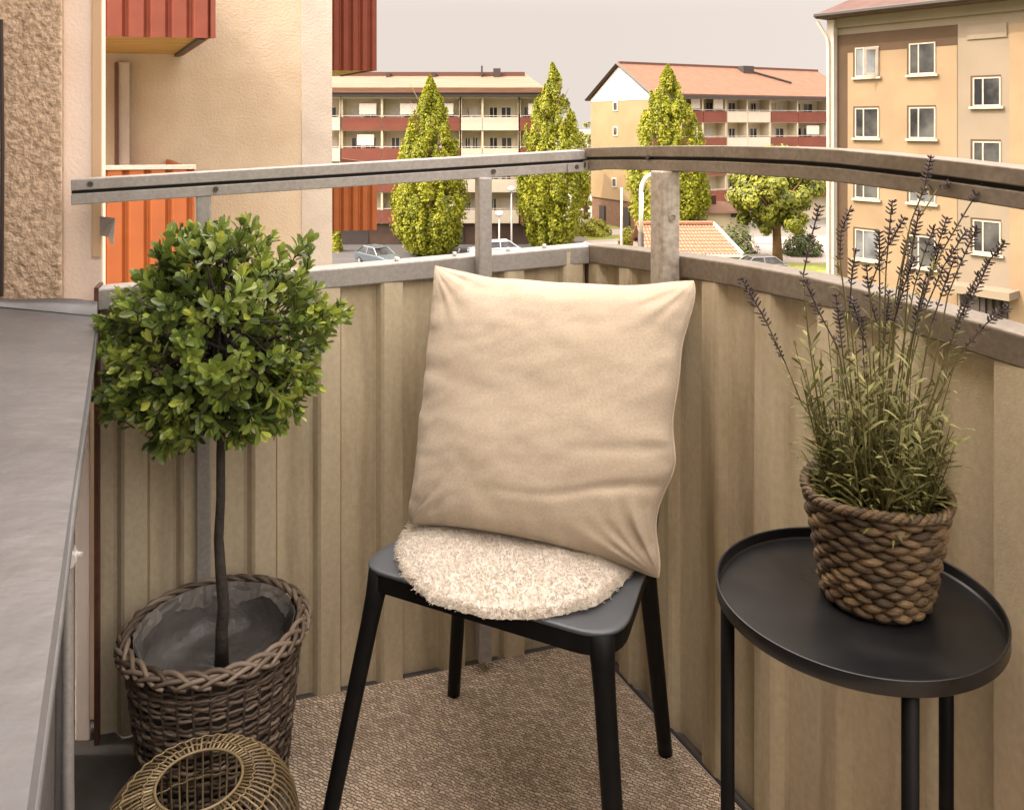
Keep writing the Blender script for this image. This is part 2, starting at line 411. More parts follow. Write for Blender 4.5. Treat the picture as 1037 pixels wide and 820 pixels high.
def woven(name):
    m = bpy.data.materials.new(name); m.use_nodes = True
    n, l = m.node_tree.nodes, m.node_tree.links
    bs = n['Principled BSDF']; bs.inputs['Roughness'].default_value = 0.85
    tc = n.new('ShaderNodeTexCoord'); mp = n.new('ShaderNodeMapping')
    mp.inputs['Rotation'].default_value = (0, 0, R(28))
    l.new(tc.outputs['Object'], mp.inputs['Vector'])
    nz = n.new('ShaderNodeTexNoise'); nz.inputs['Scale'].default_value = 60; nz.inputs['Detail'].default_value = 3
    l.new(mp.outputs['Vector'], nz.inputs['Vector'])
    mixv = n.new('ShaderNodeMix'); mixv.data_type = 'RGBA'; mixv.blend_type = 'LINEAR_LIGHT'; mixv.inputs['Factor'].default_value = 0.006
    l.new(mp.outputs['Vector'], mixv.inputs['A']); l.new(nz.outputs['Color'], mixv.inputs['B'])
    br = n.new('ShaderNodeTexBrick')
    br.offset = 0.5; br.inputs['Scale'].default_value = 1.0
    br.inputs['Brick Width'].default_value = 0.0118; br.inputs['Row Height'].default_value = 0.0056
    br.inputs['Mortar Size'].default_value = 0.0011; br.inputs['Mortar Smooth'].default_value = 0.8
    br.inputs['Color1'].default_value = (0.80, 0.67, 0.51, 1); br.inputs['Color2'].default_value = (0.46, 0.36, 0.255, 1)
    br.inputs['Mortar'].default_value = (0.16, 0.115, 0.08, 1)
    l.new(mixv.outputs['Result'], br.inputs['Vector'])
    n2 = n.new('ShaderNodeTexNoise'); n2.inputs['Scale'].default_value = 3.5; n2.inputs['Detail'].default_value = 4
    l.new(mp.outputs['Vector'], n2.inputs['Vector'])
    rm = n.new('ShaderNodeMapRange'); rm.inputs['From Min'].default_value = 0.3; rm.inputs['From Max'].default_value = 0.7
    rm.inputs['To Min'].default_value = 0.82; rm.inputs['To Max'].default_value = 1.12
    l.new(n2.outputs['Fac'], rm.inputs['Value'])
    mu = n.new('ShaderNodeMix'); mu.data_type = 'RGBA'; mu.blend_type = 'MULTIPLY'; mu.inputs['Factor'].default_value = 1
    l.new(br.outputs['Color'], mu.inputs['A']); l.new(rm.outputs['Result'], mu.inputs['B'])
    l.new(mu.outputs['Result'], bs.inputs['Base Color'])
    iv = n.new('ShaderNodeMath'); iv.operation = 'SUBTRACT'; iv.inputs[0].default_value = 1.0
    l.new(br.outputs['Fac'], iv.inputs[1])
    bn = n.new('ShaderNodeBump'); bn.inputs['Strength'].default_value = 0.9; bn.inputs['Distance'].default_value = 0.003
    l.new(iv.outputs[0], bn.inputs['Height']); l.new(bn.outputs['Normal'], bs.inputs['Normal'])
    return m
M['mat'] = woven('woven_mat')

# ------------------------------------------------------------------ the ground and roads (about 10 m below the balcony)
GZ = -9.84
def sheet(name, pts, z, m):
    b = MB(); b.add([(p[0], p[1], z) for p in pts], [tuple(range(len(pts)))])
    return b.build(name, m, kind='structure')
gb = MB()
N = 12
ring = [(1500 * math.cos(2 * math.pi * k / 24), 1500 * math.sin(2 * math.pi * k / 24)) for k in range(24)]
gb.add([(x, y, GZ) for x, y in ring], [tuple(range(24))])
gb.build('ground', M['ground'], kind='structure')
def gp(u, v):
    q = G(u, v, GZ); return (q.x, q.y)
sheet('road', [gp(250, 262), gp(590, 262), gp(590, 244.5), gp(250, 244.5)], GZ + 0.004, M['asphalt'])
sheet('parking_road', [gp(250, 330), gp(560, 300), gp(590, 262.2), gp(250, 262.2)], GZ + 0.004, M['asphalt'])
sheet('pavement', [gp(592, 300), gp(655, 300), gp(660, 232), gp(592, 232)], GZ + 0.004, M['paving'])
sheet('side_road', [gp(716, 266), gp(900, 266), gp(900, 247.5), gp(716, 247.5)], GZ + 0.004, M['paving'])
sheet('footpath', [gp(716, 246.3), gp(900, 245.6), gp(900, 238), gp(716, 241)], GZ + 0.004, M['paving'])
sheet('verge', [gp(716, 290), gp(900, 290), gp(900, 266.4), gp(716, 266.4)], GZ + 0.004, M['lawn'])
sheet('courtyard_lawn', [(-14, 4), (26, 4), (14.2, 36), (13, 44), (-14, 44)], GZ + 0.002, M['lawn'])
sheet('far_lawn', [gp(592, 231.5), gp(655, 231.5), gp(655, 226), gp(592, 226)], GZ + 0.004, M['lawn'])
sheet('lawn_strip', [gp(592, 243.5), gp(640, 241), gp(640, 236.5), gp(592, 240.5)], GZ + 0.008, M['lawn'])
pm = MB()
for i in range(9):
    a_, b2_ = Vector((*gp(345 + i * 24, 252), GZ + 0.008)), Vector((*gp(341 + i * 24.5, 256), GZ + 0.008)); d_ = Vector((0.06, 0, 0))
    pm.add([a_ - d_, a_ + d_, b2_ + d_, b2_ - d_], [(0, 3, 2, 1)])
pm.build('road_marking', M['white'], kind='structure')
kb = MB()
for a, b_ in ((gp(716, 247.4), gp(900, 247.4)), (gp(592, 262), gp(592, 246))):
    a, b_ = Vector((*a, GZ)), Vector((*b_, GZ)); d = (b_ - a).normalized(); s = Vector((-d.y, d.x, 0)) * 0.12
    kb.box8([a - s, b_ - s, b_ + s, a + s] + [q + Vector((0, 0, 0.12)) for q in (a - s, b_ - s, b_ + s, a + s)])
kb.build('kerb', M['palestrip'], kind='structure')

# ------------------------------------------------------------------ far apartment buildings
def loggia_building(root, W, bays, tops, par_h, floor_h, eave, depth, right_end, left_end, ptype):
    rec = 1.5
    wb = MB(); wb.wbox(W, left_end, right_end, rec, depth, GZ, eave)
    wb.build('wall', M['offwhite'], root)
    fb = MB()
    zt = [t for t in tops]
    for t in zt:
        fb.wbox(W, left_end, right_end, 0.12, rec + 0.02, t - par_h - 0.12, t - par_h + 0.06)
    fb.wbox(W, left_end, right_end, 0.12, rec + 0.02, eave - 0.35, eave)
    edges = sorted({round(b[0], 2) for b in bays} | {round(b[1], 2) for b in bays})
    for s in edges:
        fb.wbox(W, s - 0.09, s + 0.09, 0.1, rec + 0.01, zt[-1] - par_h - 0.12, eave - 0.02)
    fb.build('balcony_frame', M['offwhite'], root)
    q = random.Random(ptype * 13 + 5)
    for t in zt:
        for (s0, s1, kind) in bays:
            pb = MB(); pb.wbox(W, s0 + 0.03, s1 - 0.03, 0.0, 0.09, t - par_h - 0.05, t)
            par = pb.build('balcony_parapet', M['parred'] if kind == 'r' else M['parwhite'], root)
            rb = MB(); rb.wbox(W, s0 + 0.05, s1 - 0.05, 0.02, 0.06, t + 0.12, t + 0.17)
            for s in (s0 + 0.12, (s0 + s1) / 2, s1 - 0.12):
                rb.wbox(W, s - 0.025, s + 0.025, 0.025, 0.055, t + 0.001, t + 0.121)
            rb.build('parapet_rail', M['white'], par)
            zf = t - par_h + 0.06
            w = s1 - s0
            for (x0, x1, z0, z1) in ((0.16 * w, 0.42 * w, 0.05, 2.05), (0.50 * w, 0.82 * w, 0.75, 2.05)):
                x0 += q.uniform(-0.1, 0.1); x1 += q.uniform(-0.1, 0.1)
                wf = MB()
                e = 0.08
                wf.wbox(W, s0 + x0, s0 + x1, rec - 0.06, rec + 0.01, zf + z0, zf + z0 + e)
                wf.wbox(W, s0 + x0, s0 + x1, rec - 0.06, rec + 0.01, zf + z1 - e, zf + z1)
                for a in (x0, (x0 + x1) / 2 - e / 2, x1 - e):
                    wf.wbox(W, s0 + a, s0 + a + e, rec - 0.055, rec + 0.01, zf + z0 + 0.01, zf + z1 - 0.01)
                win = wf.build('window', M['white'], root)
                gl = MB(); gl.wbox(W, s0 + x0 + 0.03, s0 + x1 - 0.03, rec - 0.03, rec + 0.005, zf + z0 + 0.03, zf + z1 - 0.03)
                gl.build('pane', M['blind'] if q.random() < 0.3 else M['glass'], win)
            if kind == 'r' and q.random() < 0.55:
                ab = MB(); a0 = s0 + q.uniform(0.3, 0.5) * w
                ab.wbox(W, a0, a0 + 0.42 * w, 0.25, 0.28, t + 0.25, t + 1.25)
                ab.build('awning', M['awning'], root)
    return zt

# left far building, parallel to the picture
YL = 101 * K
WL = frame((0, YL), (1, 0))
sL = lambda u: s_at(WL, u)
rootL = thing('apartment_building', (-12, YL, GZ), 'long apartment block with red and cream balconies over a dark garage base', 'building')
baysL = [(sL(262), sL(303), 'r'), (sL(304), sL(344), 'w'), (sL(345), sL(386), 'r'), (sL(386), sL(427), 'r'), (sL(427), sL(465.5), 'r'),
         (sL(466), sL(488), 'w'), (sL(488), sL(525), 'w'), (sL(525.5), sL(553), 'r')]
eaveL = 3.75
topsL = [1.70 - 2.80 * k for k in range(4)]
loggia_building(rootL, WL, baysL, topsL, 1.12, 2.8, eaveL, 13.0, sL(553), sL(250), 1)
b = MB()
e0, e1 = sL(250) - 1, sL(553) + 0.3
y0, yr, y1 = -0.5, 6.5, 13.5
zr = 6.05
hipx = sL(532)
Wp = WL
vs = [Wp(e0, y0, eaveL + 0.25), Wp(e1, y0, eaveL + 0.25), Wp(e1, y1, eaveL + 0.25), Wp(e0, y1, eaveL + 0.25), Wp(e0, yr, zr), Wp(hipx, yr, zr)]
b.add(vs, [(0, 1, 5, 4), (1, 2, 5), (2, 3, 4, 5), (3, 0, 4), (0, 3, 2, 1)])
roofL = b.build('roof', M['tile'], rootL)
b = MB(); b.wbox(WL, e0, e1 + 0.05, y0 - 0.12, y0 + 0.1, eaveL + 0.16, eaveL + 0.62); b.build('roof_edge', M['tile2'], roofL)
b = MB(); b.wbox(WL, e0, e1, y0 + 0.05, 0.6, eaveL - 0.22, eaveL + 0.24); b.build('fascia', M['dark'], rootL)
b = MB(); b.wbox(WL, e0, hipx, yr - 1.1, yr - 0.9, zr - 0.3, zr - 0.05); b.wbox(WL, e0, hipx, yr - 0.15, yr + 0.15, zr - 0.1, zr + 0.14); b.build('ridge', M['rust'], roofL)
for (u, w, h) in ((503, 0.7, 0.75), (488, 0.15, 1.0), (440, 0.4, 0.35), (395, 0.4, 0.3)):
    b = MB(); s = s_at(WL, u, yr); b.wbox(WL, s - w / 2, s + w / 2, yr - 1.6, yr - 1.0, zr - 0.9, zr - 0.35 + h); b.build('roof_vent', M['dark'], roofL)
b = MB(); b.wbox(WL, sL(250), sL(553), 0.3, 1.52, GZ, topsL[-1] - 1.26); b.build('garage_base', M['garage'], rootL)
for i in range(5):
    s0 = sL(345) + i * 2.9
    b = MB(); b.wbox(WL, s0, s0 + 2.4, 0.24, 0.32, GZ + 0.02, GZ + 1.75)
    b.build('garage_door', M['garage'] if i % 3 else M['dark'], rootL)

# right far building with a white gable
FR0 = (14.1, 84.0)
WR = frame(FR0, (math.cos(R(28)), math.sin(R(28))))
sR = lambda u: s_at(WR, u)
rootR = thing('apartment_building', (FR0[0], FR0[1], GZ), 'apartment block with white gable and ochre end wall beside the bent lamp', 'building')
gw = 10.8
baysR = [(0.15, sR(690), 'r'), (sR(690), sR(712), 'r'), (sR(712), sR(735.5), 'r'), (sR(736), sR(757), 'w'), (sR(757), sR(780), 'w'),
         (sR(780.5), sR(808), 'r'), (sR(808), sR(838), 'r'), (sR(838), sR(862), 'w')]
eaveR = 4.05
topsR = [2.42 - 2.78 * k for k in range(4)]
endR = sR(862)
loggia_building(rootR, WR, baysR, topsR, 1.10, 2.78, eaveR, gw, endR, 0.0, 2)
b = MB(); b.wbox(WR, -0.25, 0.0 - 0.004, 0.0, gw, -7.0, 3.55); b.build('end_wall', M['gablewall'], rootR)
b = MB(); b.wbox(WR, -0.12, -0.004, 0.02, gw - 0.02, GZ, -7.0); b.build('end_wall_base', M['brickbase'], rootR)
b = MB()
ridgeR = 7.35
tri = [(0.0, 3.55), (gw, 3.55), (gw, 3.75), (gw / 2, ridgeR - 0.15), (0.0, 3.95)]
b.add([WR(-0.28, d, z) for d, z in tri] + [WR(0.05, d, z) for d, z in tri], [(4, 3, 2, 1, 0), (5, 6, 7, 8, 9)] + [(i, (i + 1) % 5, (i + 1) % 5 + 5, i + 5) for i in range(5)])
b.build('gable', M['white'], rootR)
b = MB()
def slope(d0, z0, d1, z1, s0, s1, th=0.22):
    b.box8([WR(s0, d0, z0), WR(s1, d0, z0), WR(s1, d1, z1), WR(s0, d1, z1), WR(s0, d0, z0 + th), WR(s1, d0, z0 + th), WR(s1, d1, z1 + th), WR(s0, d1, z1 + th)])
slope(-0.6, eaveR - 0.1, gw / 2, ridgeR, -0.5, endR + 0.4)
slope(gw / 2, ridgeR, gw + 0.6, eaveR - 0.4, -0.5, endR + 0.4)
roofR = b.build('roof', M['tile2'], rootR)
b = MB()
b.tube([WR(-0.55, -0.65, eaveR - 0.02), WR(-0.55, gw / 2, ridgeR + 0.12), WR(-0.55, gw + 0.6, eaveR - 0.3)], 0.17, 4)
b.build('verge_board', M['dark'], roofR)
b = MB(); b.wbox(WR, -0.2, endR, -0.75, -0.5, eaveR - 0.35, eaveR + 0.0); b.build('fascia', M['dark'], rootR)
b = MB(); b.wbox(WR, -0.3, endR + 0.3, gw / 2 - 0.2, gw / 2 + 0.2, ridgeR + 0.1, ridgeR + 0.36); b.build('ridge', M['rust'], roofR)
s = sR(785)
b = MB(); b.wbox(WR, s - 0.8, s + 0.8, gw / 2 - 1.3, gw / 2 - 0.4, ridgeR - 0.5, ridgeR + 0.35); b.build('roof_vent', M['dark'], roofR)
b = MB(); b.tube([WR(s + 0.8, gw / 2 - 1.2, ridgeR - 0.3), WR(s + 4.5, 2.0, eaveR + 1.75)], 0.12, 5); b.build('roof_ladder', M['dark'], roofR)
WG = frame(tuple(WR(-0.25, gw, 0))[:2], tuple(-WR.b))     # along the gable wall, towards the corner
for (u, v) in ((623, 108), (623, 133), (622, 185), (623, 160)):
    s = s_at(WG, u)
    q = WG(s, 0, 0); z = H - (v - V0) / FPX * q.y
    b = MB(); b.wbox(WG, s - 0.42, s + 0.42, -0.07, 0.02, z - 0.5, z + 0.5)
    w_ = b.build('window', M['white'], rootR)
    b = MB(); b.wbox(WG, s - 0.3, s + 0.3, -0.09, -0.02, z - 0.38, z + 0.4); b.build('pane', M['glass'], w_)
for (u, v, w, h) in ((609, 214, 0.5, 2.0), (632, 212, 0.8, 2.2)):
    s = s_at(WG, u)
    b = MB(); b.wbox(WG, s - w, s + w, -0.02, 0.17, GZ, GZ + h); b.build('door', M['dark'], rootR)

# tall ochre building on the right
T0 = (15.0, 51.4 * K)
WT = frame(T0, (0.5, -0.65))
sT = lambda u: s_at(WT, u)
# WT.b points to the right of a: (0.65,0.5) -> away from the viewer
rootT = thing('ochre_apartment_house', (T0[0], T0[1], GZ), 'tall ochre rendered apartment house with white framed windows and brown roof behind the lavender', 'building')
eT = 5.95
b = MB(); b.wbox(WT, 0.0, 24.0, 0.0, 11.0, GZ, eT); b.build('wall', M['cornice'], rootT)
sA, sB = sT(848), sT(969)
b = MB(); b.wbox(WT, sA, sB, -0.03, 0.02, GZ, 5.20)
b.build('ochre_field', M['ochre'], rootT)
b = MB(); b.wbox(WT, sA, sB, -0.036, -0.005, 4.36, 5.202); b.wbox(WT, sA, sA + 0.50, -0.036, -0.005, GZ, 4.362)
b.build('shade_band', M['ochreshade'], rootT)  # shadow of the eave and left pilaster, painted on as a darker strip
b = MB(); b.wbox(WT, sT(1022), 24.0, -0.03, 0.02, GZ, 5.05); b.build('side_field', M['ochre'], rootT)
b = MB(); b.wbox(WT, -0.35, sA - 0.02, -0.32, 0.05, GZ, eT - 0.05); b.build('corner_pilaster', M['palestrip'], rootT)
b = MB()
# roof: overhanging eave, rising away from the viewer
ov = 0.95
b.add([WT(-0.55, -ov, eT), WT(25, -ov, eT), WT(25, 12, eT), WT(-0.55, 12, eT), WT(-0.55, -ov, eT + 0.2), WT(25, -ov, eT + 0.2), WT(25, 12, eT + 0.2), WT(-0.55, 12, eT + 0.2), WT(3.2, 5.6, eT + 3.4), WT(25, 5.6, eT + 3.4)],
      [(0, 3, 2, 1), (0, 1, 5, 4), (3, 0, 4, 7), (1, 2, 6, 5), (2, 3, 7, 6), (4, 5, 9, 8), (7, 4, 8), (6, 7, 8, 9), (5, 6, 9)])
roofT = b.build('roof', M['brownroof'], rootT)
b = MB(); b.tube([WT(-0.55, -ov - 0.05, eT + 0.14), WT(25, -ov - 0.05, eT + 0.14)], 0.1, 6); b.build('gutter', M['dark'], roofT)
b = MB(); b.wbox(WT, -0.1, 24, -0.16, -0.002, eT - 0.42, eT - 0.002); b.build('cornice', M['cornice'], rootT)
b = MB(); b.tube([WT(-0.6, -0.7, eT - 0.1), WT(-0.25, -0.45, eT - 0.9), WT(-0.22, -0.42, eT - 1.3), WT(-0.22, -0.42, GZ)], 0.07, 6); b.build('downpipe', M['palestrip'], rootT)
def casement(root, W, s, z, w, h, d=-0.03, open_sash=False, glass='glass'):
    e = 0.055
    f = MB()
    f.wbox(W, s - w / 2, s + w / 2, d - 0.05, d + 0.03, z - h / 2, z - h / 2 + e)
    f.wbox(W, s - w / 2, s + w / 2, d - 0.05, d + 0.03, z + h / 2 - e, z + h / 2)
    for x in (s - w / 2, s - w * 0.16, s + w / 2 - e):
        f.wbox(W, x, x + e, d - 0.046, d + 0.03, z - h / 2 + 0.02, z + h / 2 - 0.02)
    win = f.build('window', M['dimwhite'], root)
    g = MB(); g.wbox(W, s - w / 2 + 0.04, s + w / 2 - 0.04, d - 0.02, d + 0.02, z - h / 2 + 0.04, z + h / 2 - 0.04); g.build('pane', M[glass], win)
    g = MB(); g.wbox(W, s - w / 2 - 0.12, s + w / 2 + 0.12, d - 0.14, d + 0.02, z - h / 2 - 0.11, z - h / 2 - 0.012); g.build('sill', M['dimwhite'], win)
    g = MB(); g.wbox(W, s - w / 2 - 0.1, s - w / 2 - 0.004, d - 0.012, d + 0.01, z - h / 2, z + h / 2); g.wbox(W, s - w / 2 - 0.1, s + w / 2, d - 0.012, d + 0.01, z + h / 2 + 0.004, z + h / 2 + 0.08)
    g.build('reveal', M['ochreshade'], win)
    if open_sash:
        hs_ = Vector(W(s + w / 2 - 0.03, d - 0.06, 0)); ang = R(50)
        g = MB()
        c, sn = math.cos(ang), math.sin(ang)
        def q(t, zz, th):
            dx = -t * c; dd = -t * sn
            return W(s + w / 2 - 0.03 + dx + th * sn, d - 0.06 + dd - th * c, zz)
        L = w * 0.55
        for (t0, t1, z0, z1) in ((0, L, z - h / 2 + 0.05, z - h / 2 + 0.15), (0, L, z + h / 2 - 0.15, z + h / 2 - 0.05), (0, 0.1, z - h / 2 + 0.15, z + h / 2 - 0.15), (L - 0.1, L, z - h / 2 + 0.15, z + h / 2 - 0.15)):
            g.box8([q(t0, z0, 0), q(t1, z0, 0), q(t1, z0, 0.05), q(t0, z0, 0.05), q(t0, z1, 0), q(t1, z1, 0), q(t1, z1, 0.05), q(t0, z1, 0.05)])
        g.build('open_sash', M['dimwhite'], win)
for ci, u in enumerate((878, 934)):
    s = sT(u)
    for r_ in range(4):
        casement(rootT, WT, s, 3.9 - 2.72 * r_, 1.12, 1.32, d=-0.03, open_sash=(r_ == 0 and ci == 0), glass='glass_pale' if (r_ + ci) % 3 == 0 else 'glass')
s = sT(999)
for z, hh in ((H + 32 * WT(s, 0, 0).y / FPX, 1.15), (H - 33 * WT(s, 0, 0).y / FPX, 1.15), (H - 115 * WT(s, 0, 0).y / FPX, 1.3)):
    casement(rootT, WT, s, z, 1.05, hh, d=0.0, glass='glass')
for s_ in (sT(1022) + 2.2, sT(1022) + 5.0, sT(1022) + 8.4, sT(1022) + 11.4):
    for r_ in range(4):
        casement(rootT, WT, s_, 3.9 - 2.72 * r_, 1.12, 1.32, d=-0.03, glass='glass_pale' if r_ % 3 == 1 else 'glass')
zz = H + 93 * WT(s, 0, 0).y / FPX
b = MB(); b.wbox(WT, s - 0.75, s + 0.75, -0.06, 0.01, zz - 0.28, zz + 0.28); b.build('wall_plate', M['cornice'], rootT)
zz = H - 175 * WT(s, 0, 0).y / FPX
b = MB()
for i in range(9):
    a = math.pi * i / 8
    b.wbox(WT, s - 1.0 + 0.2 * i, s - 0.82 + 0.2 * i, -0.1 - 0.55 * math.sin(a), 0.0, zz - 0.75, zz + 0.1)
b.build('entrance_railing', M['dark'], rootT)
b = MB(); b.wbox(WT, s - 1.2, s + 1.2, -0.95, 0.0, zz + 0.12, zz + 0.42); b.build('entrance_canopy', M['cornice'], rootT)

# neighbouring house end at the left: cream wall with corrugated balconies
NY0, NY1 = 12.3, 12.9
pa, pb_ = P(112, 125, NY0), P(336, 125, NY1)
WN = frame((pa.x, pa.y), (pb_.x - pa.x, pb_.y - pa.y), (-0.46, 0.89))
sN = lambda u, d=0.0: s_at(WN, u, d)
rootN = thing('neighbour_house', (pa.x, pa.y, GZ), 'cream rendered house wall with red corrugated balconies behind the boxwood', 'building')
b = MB(); b.wbox(WN, -6, sN(305), 0.0, 7.0, GZ, 9); b.build('wall', M['cream'], rootN)
b = MB(); b.wbox(WN, sN(305), sN(335.5), -0.02, 6.9, GZ, 9.02); b.build('corner_strip', M['palestrip'], rootN)
def corrugated(root, W, s0, s1, d, z0, z1, m, back, period=0.235):
    """balcony front of upright ribs, with its side, floor slab and soffit"""
    g = MB()
    s = s0
    pts = []
    while s < s1 - 0.01:
        e = min(s + period, s1)
        pts += [(s, d), (s + 0.035, d + 0.05), (s + 0.055, d + 0.05), (s + 0.09, d), (e, d)]
        s = e
    vs = []
    for (x, y) in pts: vs += [W(x, y, z0), W(x, y, z1)]
    g.add(vs, [(2 * i, 2 * i + 2, 2 * i + 3, 2 * i + 1) for i in range(len(pts) - 1)])
    g.wbox(W, s0, s1, d + 0.07, d + 0.11, z0 + 0.01, z1 - 0.02)
    par = g.build('balcony_front', m, root)
    return par
dB = -3.0
def at_depth(u, v, d):
    s = sN(u, d); q = WN(s, d, 0); return s, H - (v - V0) / FPX * q.y
# upper left balcony
s0, zb = at_depth(112, 37, dB); s1, _ = at_depth(213, 37, dB)
corrugated(rootN, WN, s0 - 2.0, s1, dB, zb, zb + 1.2, M['redpanel'], 0)
b = MB(); b.wbox(WN, s1 - 0.05, s1, dB + 0.12, 0.0, zb + 0.005, zb + 1.2); b.build('balcony_side', M['redpanel'], rootN)
b = MB(); b.wbox(WN, s0 - 2.0, s1 - 0.12, dB + 0.125, 0.0, zb + 0.03, zb + 0.2); b.build('balcony_slab', M['soffit'], rootN)
b = MB(); b.wbox(WN, s1 - 0.119, s1 - 0.052, dB + 0.125, 0.0, zb - 0.01, zb + 0.15); b.build('balcony_bracket', M['dark'], rootN)
# lower left balcony, in orange
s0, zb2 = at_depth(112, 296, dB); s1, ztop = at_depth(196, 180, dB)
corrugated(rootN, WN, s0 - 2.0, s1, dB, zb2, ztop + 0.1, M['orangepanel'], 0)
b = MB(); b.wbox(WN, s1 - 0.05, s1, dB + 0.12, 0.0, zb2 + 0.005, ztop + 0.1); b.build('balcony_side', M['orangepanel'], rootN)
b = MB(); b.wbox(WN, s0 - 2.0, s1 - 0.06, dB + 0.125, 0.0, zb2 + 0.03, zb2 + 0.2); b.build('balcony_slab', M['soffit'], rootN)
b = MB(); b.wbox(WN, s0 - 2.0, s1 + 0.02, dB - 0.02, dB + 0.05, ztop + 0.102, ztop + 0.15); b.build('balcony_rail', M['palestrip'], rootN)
# balconies past the corner, further back
dF = 2.2
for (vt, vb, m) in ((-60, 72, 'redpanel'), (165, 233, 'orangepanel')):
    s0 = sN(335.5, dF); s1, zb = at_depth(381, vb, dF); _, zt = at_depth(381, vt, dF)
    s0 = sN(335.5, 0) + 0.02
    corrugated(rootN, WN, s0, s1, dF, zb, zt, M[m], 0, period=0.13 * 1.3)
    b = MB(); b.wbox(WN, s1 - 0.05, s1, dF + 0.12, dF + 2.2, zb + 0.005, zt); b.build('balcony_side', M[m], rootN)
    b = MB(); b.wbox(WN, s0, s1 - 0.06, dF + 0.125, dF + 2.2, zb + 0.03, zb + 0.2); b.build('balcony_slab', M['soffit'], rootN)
b = MB(); b.wbox(WN, sN(119), sN(130), -0.16, -0.02, GZ, H + 61 * NY0 / FPX); b.build('pilaster', M['palestrip'], rootN)
b = MB(); b.wbox(WN, sN(115.3), sN(118.2), -0.2, -0.02, GZ, H + 61 * NY0 / FPX); b.build('downpipe', M['rust'], rootN)

# low garage with clay pantiles
YG = 70 * K
WGa = frame((0, YG), (1, 0))
ga0, ga1 = s_at(WGa, 655), s_at(WGa, 751)
rg = thing('garage', ((ga0 + ga1) / 2, YG, GZ), 'low garage with orange clay tiled roof seen just over the sheet metal parapet', 'garage')
ze = H - (258 - V0) / FPX * YG
zrg = H - (227.5 - V0) / FPX * (YG + 3.2)
b = MB(); b.wbox(WGa, ga0, ga1 - 0.15, 0.25, 6.2, GZ, ze + 0.05); b.build('wall', M['cornice'], rg)
b = MB()
g1r = s_at(WGa, 722, 3.2)
nc = 26
# pantile surface, wavy along the slope
vs, fs = [], []
nr = 9
for j in range(nr + 1):
    for k in (0, 1):
        t = min(1, (j + (0.999 if k else 0)) / nr) if j < nr else 1
        for i in range(nc * 4 + 1):
            f = i / (nc * 4)
            xr = lerp(lerp(ga0 - 0.2, ga1, f), lerp(ga0 - 0.2, g1r, f), t)
            z = lerp(ze, zrg, t) + 0.035 * math.sin(2 * math.pi * f * nc) + (0.05 if not k else 0.0)
            vs.append(WGa(xr, lerp(-0.1, 3.2, t), z))
row = nc * 4 + 1
for j in range(2 * (nr + 1) - 1):
    for i in range(nc * 4):
        a = j * row + i
        fs.append((a, a + 1, a + row + 1, a + row))
b.add(vs, fs)
roofg = b.build('roof', M['pantile'], rg)
b = MB()
b.add([WGa(ga1, -0.1, ze - 0.08), WGa(g1r, 3.2, zrg - 0.08), WGa(ga1, 6.5, ze - 0.08), WGa(ga0 - 0.2, 6.5, ze - 0.08), WGa(ga0 - 0.2, 3.2, zrg - 0.08)], [(0, 2, 1), (1, 2, 3, 4)])
b.build('rear_slope', M['pantile'], roofg)
b = MB(); b.tube([WGa(ga1 + 0.02, -0.15, ze + 0.05), WGa(g1r + 0.02, 3.2, zrg + 0.08)], 0.13, 5); b.build('verge_board', M['white'], roofg)
b = MB(); b.tube([WGa(ga0 - 0.2, 3.2, zrg + 0.1), WGa(g1r, 3.2, zrg + 0.1)], 0.14, 6); b.build('ridge', M['pantile'], roofg)
b = MB(); b.wbox(WGa, ga0 - 0.2, ga1, -0.2, -0.08, ze - 0.13, ze + 0.02); b.build('gutter', M['white'], roofg)

# small house behind, brown roof and pale wall
YS = 90 * K
WS = frame((0, YS), (1, 0.06))
h0, h1 = s_at(WS, 704), s_at(WS, 757)
rs = thing('small_house', ((h0 + h1) / 2, YS, GZ), 'small pale house with brown roof and one dark window behind the tiled garage', 'house')
b = MB(); b.wbox(WS, h0, h1, 0, 4.5, GZ, H - (216 - V0) / FPX * YS); b.build('wall', M['offwhite'], rs)
b = MB()
z0 = H - (217 - V0) / FPX * YS; z1 = H - (205 - V0) / FPX * (YS + 2.3)
b.add([WS(h0 - 0.3, -0.4, z0), WS(h1 + 0.3, -0.4, z0), WS(h1 + 0.3, 5, z0), WS(h0 - 0.3, 5, z0), WS(h0 - 0.3, 2.3, z1), WS(h1 - 1.4, 2.3, z1)], [(0, 1, 5, 4), (1, 2, 5), (2, 3, 4, 5), (3, 0, 4), (0, 3, 2, 1)])
b.build('roof', M['tile2'], rs)
s = s_at(WS, 745)
b = MB(); b.wbox(WS, s - 0.45, s + 0.45, -0.05, 0.02, H - (221.5 - V0) / FPX * YS, H - (217.5 - V0) / FPX * YS); b.build('window', M['glass'], rs)
s = s_at(WS, 727)
b = MB(); b.wbox(WS, s - 0.9, s + 0.3, 1.6, 2.4, z1 - 0.4, z1 + 0.55); b.build('chimney', M['brownroof'], rs)

# ------------------------------------------------------------------ far trees
def leafquad(mb, c, nrm, size, q, rnd):
    nrm = nrm.normalized()
    a = nrm.orthogonal().normalized()
    ang = q.uniform(0, 6.28)
    b_ = nrm.cross(a)
    a2 = a * math.cos(ang) + b_ * math.sin(ang)
    b2 = nrm.cross(a2)
    L, w = size, size * q.uniform(0.45, 0.8)
    k = nrm * size * 0.18
    mb.add([c - a2 * L, c - b2 * w + k, c + a2 * L, c + b2 * w + k], [(0, 1, 2, 3)], rnd)

